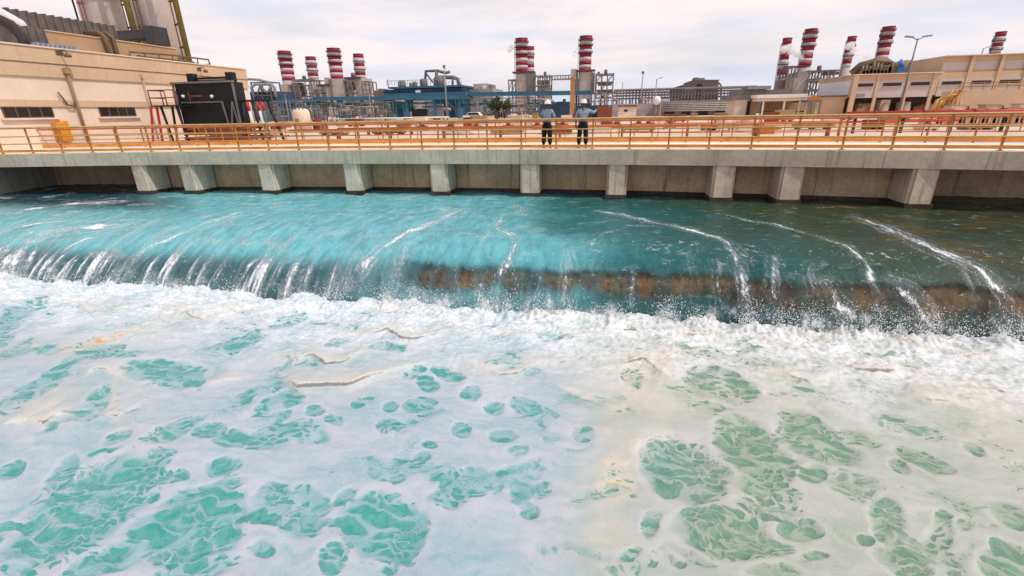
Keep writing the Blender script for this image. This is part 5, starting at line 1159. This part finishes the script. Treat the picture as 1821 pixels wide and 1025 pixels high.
for k in range(9): p0 = q(1678+k*3.6, 193-k*3.8); m.box(p0[0], p0[0]+.35, Yf-.3, Yf+.5, p0[2]-.04, p0[2])
m.bar(q(1676, 194), q(1712, 158), .07, .16); m.bar(q(1676, 184), q(1712, 148), .05); m.build('stair', M_or, t)
m = MB(); a = q(1690, 176); m.lathe(a[0], Yf+1.0, [(.5, 0), (.55, 1.2), (.45, 1.7), (.1, 1.9)], 12); m.build('vessel', M_orp, t)

# ------------------------------------------------------------------ yard between the rails
Yp2 = 30
q0 = pz_(1506, 198, Yp2); q1 = pz_(1821, 194, Yp2); zpipe = .98
t = thing('pipeline', 'red pipeline on short stands running to the right edge', 'pipe', (q0[0], Yp2, 0), 'red pipelines')
MB().tube([(q0[0], Yp2, zpipe), (q1[0]+10, Yp2, zpipe)], .12, 12).build('pipe', M_red, t)
for k in range(9):
    x = q0[0]+.5+k*2.3; MB().box(x-.05, x+.05, Yp2-.08, Yp2+.08, -.03, zpipe-.09).build('stand', M_dark, t); MB().tube([(x+.8, Yp2, zpipe), (x+.94, Yp2, zpipe)], .155, 12).build('flange', M_sred, t)
for (pa, pb, Y, z, r, mm_, lab) in ((600, 1500, 27.6, .62, .06, M_redr, 'long thin rust red pipe behind the far railing of the bridge'), (440, 1240, 34, .35, .07, M_red, 'long red pipe lying low across the yard'), (690, 1100, 46, .4, .09, M_whitep, 'white pipe on low stands in the middle of the yard'), (1180, 1700, 38, .35, .08, M_red, 'red pipe crossing the yard on the right'), (560, 860, 60, .5, .12, M_rust, 'rusty pipe run at the far side of the yard'), (590, 800, 78, .7, .12, M_whitep, 'thick white pipe at the foot of the blue hall')):
    a = pz_(pa, 230, Y)[0]; c_ = pz_(pb, 230, Y)[0]
    t = thing('pipeline', lab, 'pipe', (a, Y, 0), 'red pipelines'); MB().tube([(a, Y, z), (c_, Y, z)], r, 8).build('pipe', mm_, t)
    for k in range(int((c_-a)/3.4)+1): MB().box(a+k*3.4-.05, a+k*3.4+.05, Y-.15, Y+.15, -.03, z-r+.01).build('stand', M_rust, t)
rs = random.Random(12); nm = 0
words = ['beside the left worker', 'between the two workers', 'right of the pointing worker']
for i, px_i in enumerate((752, 800, 850, 905, 955, 1001, 1096, 1135, 1152, 1190)):
    x = pz_(px_i, 229, 41)[0]; Y = 41+rs.uniform(-.5, .5)
    t = thing('valve', 'brown round capped valve block, %s from the left in the yard row' % 'first second third fourth fifth sixth seventh eighth ninth tenth'.split()[i], 'valve', (x, Y, 0), 'valve blocks in the yard')
    w = rs.uniform(.3, .5); MB().box(x-w, x+w, Y-.25, Y+.25, -.03, .36).build('body', M_brown, t); MB().lathe(x, Y, [(.2, .36), (.2, .46), (.06, .6)], 10).build('cap', M_rust, t)
# white tank, red valve
x, _ = pz_(537, 215, 42); a = pz_(522, 205, 42)[0]; r = x-a
t = thing('tank', 'stubby white cylindrical tank with domed top behind the railing', 'tank', (x, 42, 0))
zt_ = pz_(537, 193, 42)[1]; MB().lathe(x, 42, [(r, -.03), (r, zt_-.35), (r*.85, zt_-.12), (r*.4, zt_), (.05, zt_+.03)], 24).build('shell', M_cream, t)
m = MB()
for k in range(2): m.box(x-.12+k*.2, x-.04+k*.2, 42-r-.03, 42-r+.04, .75, 1.15)
m.build('mark', M_rust, t)
for k in range(5): a_ = -2.6+k*.5; MB().box(x+math.cos(a_)*r*.8-.04, x+math.cos(a_)*r*.8+.04, 42+math.sin(a_)*r*.8-.04, 42+math.sin(a_)*r*.8+.04, zt_-.2, zt_+.1).build('lug', M_steel, t)
x, _ = pz_(562, 210, 43); t = thing('valve', 'dark red valve wheel unit beside the white tank', 'valve', (x, 43, 0)); MB().box(x-.35, x+.5, 42.8, 43.4, -.03, .75).build('body', M_rust, t); MB().lathe(x+.1, 43, [(.35, .75), (.38, .95), (.2, 1.1)], 12).build('wheel', M_sred, t)
# sand-coloured tanks lying right of centre
for i, (px_i, py_i, Yk) in enumerate(((1290, 222, 35), (1312, 219, 35.6), (1335, 221, 35.2))):
    x = pz_(px_i, py_i, Yk)[0]
    m = MB().tube([(x-.55, Yk, .55), (x-.45, Yk, .55), (x+.45, Yk, .55), (x+.55, Yk, .55)], [.18, .36, .36, .18], 14); m.box(x-.35, x-.25, Yk-.25, Yk+.25, -.03, .3); m.box(x+.25, x+.35, Yk-.25, Yk+.25, -.03, .3)
    tag(m.build('horizontal_tank', M_cream), 'small cream horizontal tank on saddles, %s of three behind the right half of the railing' % ('left', 'middle', 'right')[i], 'tank', 'horizontal tanks')
m = bpx(1352, 224, 1376, 240, 30, 1, z0=-.03); m.box(pz_(1340, 230, 30.2)[0], pz_(1390, 230, 30.2)[0], 30.2, 30.6, .2, .34)
tag(m.build('pump', M_or), 'orange pump set behind the right half of the railing', 'pump')
rs = random.Random(21); i = 0
kinds = [(M_cream, 'cream'), (M_ochre, 'ochre'), (M_rust, 'rusty'), (M_or, 'orange'), (M_ochre, 'ochre'), (M_whitep, 'white')]
where = ['left of the white tank', 'right of the white tank', 'before the blue hall', 'before the grey annex', 'left of the left worker', 'behind the workers', 'right of the pointing worker', 'before the low building', 'before the hut', 'before the shelter', 'below the office block', 'below the twin lamp', 'before the tan tank', 'near the right edge']
span = [(470, 518), (575, 660), (670, 790), (800, 880), (890, 960), (985, 1020), (1060, 1110), (1120, 1250), (1255, 1330), (1340, 1430), (1440, 1540), (1550, 1640), (1650, 1730), (1740, 1815)]
for (pa, pb), wh in zip(span, where):
    for k in range(4):
        mm_, cn = kinds[(i*5+k*2) % 6] if False else kinds[(i+k) % 6]
        Y = (34, 44, 56, 70)[k]+rs.uniform(-2, 2); px_i = pa+(pb-pa)*(k+.5)/4; x = pz_(px_i, 215, Y)[0]; h = rs.uniform(.35, 1.1) if k else rs.uniform(.25, .55); w = rs.uniform(.4, 1.2)
        shape = ('crate', 'pump_unit', 'box', 'pipe_stub')[(i+k) % 4] if True else 0
        m = MB()
        if shape == 'crate':
            m.box(x-w, x+w, Y, Y+1, .07, h)
            for s in (-.8, 0, .8): m.box(x+s*w-.05, x+s*w+.05, Y, Y+1, -.03, .07)
        elif shape == 'pump_unit': m.box(x-w, x+w, Y, Y+.8, -.03, h*.4); m.tube([(x-w*.8, Y+.4, h*.7), (x+w*.5, Y+.4, h*.7)], h*.32, 10); m.tube([(x+w*.7, Y+.4, h*.4), (x+w*.7, Y+.4, h*1.3)], .1, 8)
        elif shape == 'box': m.box(x-w*.6, x+w*.6, Y, Y+.7, -.03, h); m.box(x-w*.65, x+w*.65, Y-.05, Y+.75, h, h+.06)
        else: m.tube([(x-w, Y, .2), (x+w*.4, Y, .2), (x+w*.7, Y, .35), (x+w*.75, Y, h+.3)], .13, 9); m.lathe(x+w*.75, Y, [(.2, h+.25), (.2, h+.34)], 10)
        dist = ('close behind the railing', 'a little way into the yard', 'in mid yard', 'far across the yard')[k]
        tag(m.build(shape, mm_), '%s %s %s, %s' % (cn, shape.replace('_', ' '), dist, wh), shape.replace('_', ' '), 'yard equipment'); i += 1
# parked white cars by the grey annex
def car(px_i, Y, label):
    x = pz_(px_i, 204, Y)[0]; t = thing('parked_car', label, 'car', (x, Y, 0))
    m = MB().quadbox([(x-2.1, Y, .3), (x+2.1, Y, .3), (x+2.1, Y+1.7, .3), (x-2.1, Y+1.7, .3), (x-2.05, Y+.05, .85), (x+2.05, Y+.05, .8), (x+2.05, Y+1.65, .8), (x-2.05, Y+1.65, .85)]); m.build('body', M_whitep, t)
    MB().quadbox([(x-1.5, Y+.06, .86), (x+1.2, Y+.06, .84), (x+1.2, Y+1.6, .84), (x-1.5, Y+1.6, .86), (x-1.1, Y+.2, 1.4), (x+.6, Y+.2, 1.4), (x+.6, Y+1.5, 1.4), (x-1.1, Y+1.5, 1.4)]).build('cabin', M_whitep, t)
    MB().quadbox([(x-1.3, Y+.03, .95), (x+1.0, Y+.03, .95), (x+1.0, Y+.05, .95), (x-1.3, Y+.05, .95), (x-1.05, Y+.13, 1.32), (x+.6, Y+.13, 1.32), (x+.6, Y+.15, 1.32), (x-1.05, Y+.15, 1.32)]).build('window', M_glass, t)
    for s in (-1.3, 1.3):
        for yy_ in (Y, Y+1.5): MB().tube([(x+s, yy_-.03, .3), (x+s, yy_+.2, .3)], .32, 14).build('wheel', M_dark, t)
car(843, 84, 'white parked car in front of the grey annex')
# trees
def tree(px_i, Y, h, w, label, mm_, seed):
    x = pz_(px_i, 200, Y)[0]; t = thing('tree', label, 'tree', (x, Y, 0), 'trees in the plant')
    m = MB().tube([(x, Y, -.03), (x+.1, Y, h*.45)], [.22, .12], 7)
    for k in range(4): a_ = k*1.6+seed; m.tube([(x+.08, Y, h*.38), (x+math.cos(a_)*w*.5, Y+math.sin(a_)*w*.5, h*.7)], [.09, .04], 5)
    m.build('trunk', M_trunk, t)
    rs_ = random.Random(seed); m = MB()
    cl = [(rs_.gauss(0, w*.45), rs_.gauss(0, w*.45), h*rs_.uniform(.4, .95), rs_.uniform(.25, .5)*w) for _ in range(12)]
    for _ in range(900):
        cx, cy, cz, cr_ = rs_.choice(cl); d = Vector((rs_.gauss(0, 1), rs_.gauss(0, 1), rs_.gauss(0, .8))).normalized()*cr_*rs_.uniform(.5, 1.05)
        p = Vector((x+cx, Y+cy, cz))+d; u = Vector((rs_.gauss(0, 1), rs_.gauss(0, 1), rs_.gauss(0, 1))).normalized()*.2; v = u.cross(Vector((rs_.gauss(0, 1), rs_.gauss(0, 1), rs_.gauss(0, 1))).normalized())
        o = len(m.v); m.v += [tuple(p-u), tuple(p+v*.7), tuple(p+u), tuple(p-v*.7)]; m.f.append((o, o+1, o+2, o+3)); m.sm.append(False)
    m.build('crown', mm_, t)
tree(884, 100, 4.0, 1.8, 'dark green tree beside the grey annex, left one of two', M_leaf, 3); tree(897, 104, 3.4, 1.6, 'olive tree beside a darker one near the annex', M_leaf2, 4)

# steam at the stacks
b = NB('steam_vapour'); pos = b.n('ShaderNodeNewGeometry').outputs['Position']
dn = b.mr(b.noise(pos, .35, 4, .6), .36, .60, 0, 1.1)
vol = b.n('ShaderNodeVolumePrincipled', None, Color=(.97, .97, .98, 1), Density=dn, Anisotropy=.2)
b.t.links.new(vol.outputs[0], b.out.inputs['Volume']); M_steam = b.m
def steam(blobs, Y, label):
    bm = bmesh.new()
    for px_i, py_i, r in blobs:
        x, z = pz_(px_i, py_i, Y); k = (PY(px_i+10, py_i, Y).x-PY(px_i-10, py_i, Y).x)/20
        bmesh.ops.create_icosphere(bm, subdivisions=2, radius=r*k, matrix=Matrix.Translation((x, Y, z)) @ Matrix.Diagonal((1, 1, .8, 1)))
    me = bpy.data.meshes.new('steam'); bm.to_mesh(me); bm.free(); tag(link('steam', me, M_steam), label, 'steam', None, 'stuff')
steam([(1394, 88, 9), (1404, 84, 8), (1408, 92, 8), (1417, 97, 8), (1427, 102, 6)], 247, 'white steam drifting past the short chimney left of the right hand pair')
steam([(1511, 83, 9), (1520, 90, 9), (1528, 95, 8), (1540, 100, 7), (1550, 104, 5)], 245, 'white steam drifting past the short chimney over the office block')
steam([(910, 84, 6), (906, 90, 5)], 256, 'faint grey steam left of the chimney above the left worker')
steam([(1024, 94, 6), (1022, 99, 5), (1028, 88, 4)], 256, 'faint grey steam left of the lone chimney above the right worker')

M_pinkp = mat('pipe_pink', (.45, .33, .28), .6, var=.25, scale=1)
rack = bpy.data.objects['pipe_rack']; rs = random.Random(31)
m = MB(); m2 = MB()
for k in range(60):
    pa = rs.uniform(450, 1040); a, z = pz_(pa, rs.uniform(178, 200), Yr+4); w = rs.uniform(1, 6)
    if rs.random() < .55: MB().tube([(a, Yr+4.5+rs.random(), z), (a+w, Yr+4.6, z)], rs.uniform(.12, .4), 7).build('pipe', M_pinkp, rack)
    else: MB().box(a, a+w*.5, Yr+4.2, Yr+5.2, 0, z*rs.uniform(.5, 1)).build('cabinet', M_frameg, rack)
xa, xb = pz_(1560, 230, 31.5)[0], pz_(1821, 230, 31.5)[0]+4
t = thing('fence', 'orange tube fence in the yard below the red pipeline at the right', 'fence', (xa, 31.5, 0), 'orange yard fences')
for k in range(15): MB().tube([(xa+k*1.15, 31.5, -.03), (xa+k*1.15, 31.5, .9)], .028, 6).build('post', M_or, t)
for z in (.35, .62, .9): MB().tube([(xa, 31.5, z), (xa+16.2, 31.5, z)], .024, 6).build('rail', M_or, t)
for k in range(9):
    x = pz_(1655+k*20, 225, 40)[0]; h = .75+.25*(k % 3)
    t = thing('filter_unit', 'tan filter housing with a dark pipe, %s from the left below the tan tank' % 'first second third fourth fifth sixth seventh eighth ninth'.split()[k], 'filter', (x, 40, 0), 'tan filter housings')
    MB().box(x-.42, x+.42, 40, 40.8, -.03, h).build('housing', M_tanw if k % 2 else M_cream, t); MB().box(x-.46, x+.46, 39.96, 40.84, h, h+.06).build('lid', M_ochre, t)
    MB().tube([(x+.52, 39.9, -.03), (x+.52, 39.9, h-.05), (x+.3, 40.2, h-.1)], .05, 7).build('pipe', M_dark, t)

for (xa, xb, yt, Y, lab, seed) in ((846, 962, 176, 108, 'maze of thin grey and pink pipes behind the white parked cars', 3), (1052, 1098, 166, 112, 'upright nest of thin pipes right of the pointing worker', 5), (1100, 1178, 176, 118, 'thin pipes over the kiosk roof at the left end of the low building', 6), (446, 560, 182, 106, 'maze of thin pipes between the trestle and the white tank', 8), (566, 690, 184, 106, 'maze of thin pipes under the blue rack left of the blue hall', 9), (1440, 1500, 160, 100, 'nest of thin dark pipes between the shelter and the office block', 11)):
    rs = random.Random(seed); a, zt_ = pz_(xa, yt, Y); c_, _ = pz_(xb, yt, Y); w = c_-a
    t = thing('pipe_nest', lab, 'pipework', (a, Y, 0), 'pipe mazes')
    for nm_, mm_, n in (('pipes', M_frameg, 16), ('pipes', M_pinkp, 12), ('pipes', M_blue if xa < 900 else M_rust, 7)):
        m = MB()
        for k in range(n):
            x = a+w*rs.random(); z = zt_*rs.uniform(.15, 1); yy_ = Y+rs.uniform(0, 2.5); r = rs.choice((.05, .07, .1, .16))
            k_ = rs.random()
            if k_ < .4: m.tube([(x, yy_, 0), (x, yy_, z)], r, 6)
            elif k_ < .75: x2 = min(c_, x+w*rs.uniform(.1, .4)); m.tube([(x, yy_, 0), (x, yy_, z), (x2, yy_, z), (x2, yy_, z*.3)], r, 6)
            else: x2 = min(c_, x+w*.2); m.tube([(x, yy_, z), (x2, yy_+.5, z)], r*1.6, 7); m.bar((x, yy_+.02, 0), (x+.3, yy_+.02, z), .07)
        m.build(nm_, mm_, t)
    m = MB().frame(a, c_, Y, Y+2.6, 0, zt_*1.02, max(2, int(w/3.5)), 3, .14); m.build('steel_frame', M_frame, t)
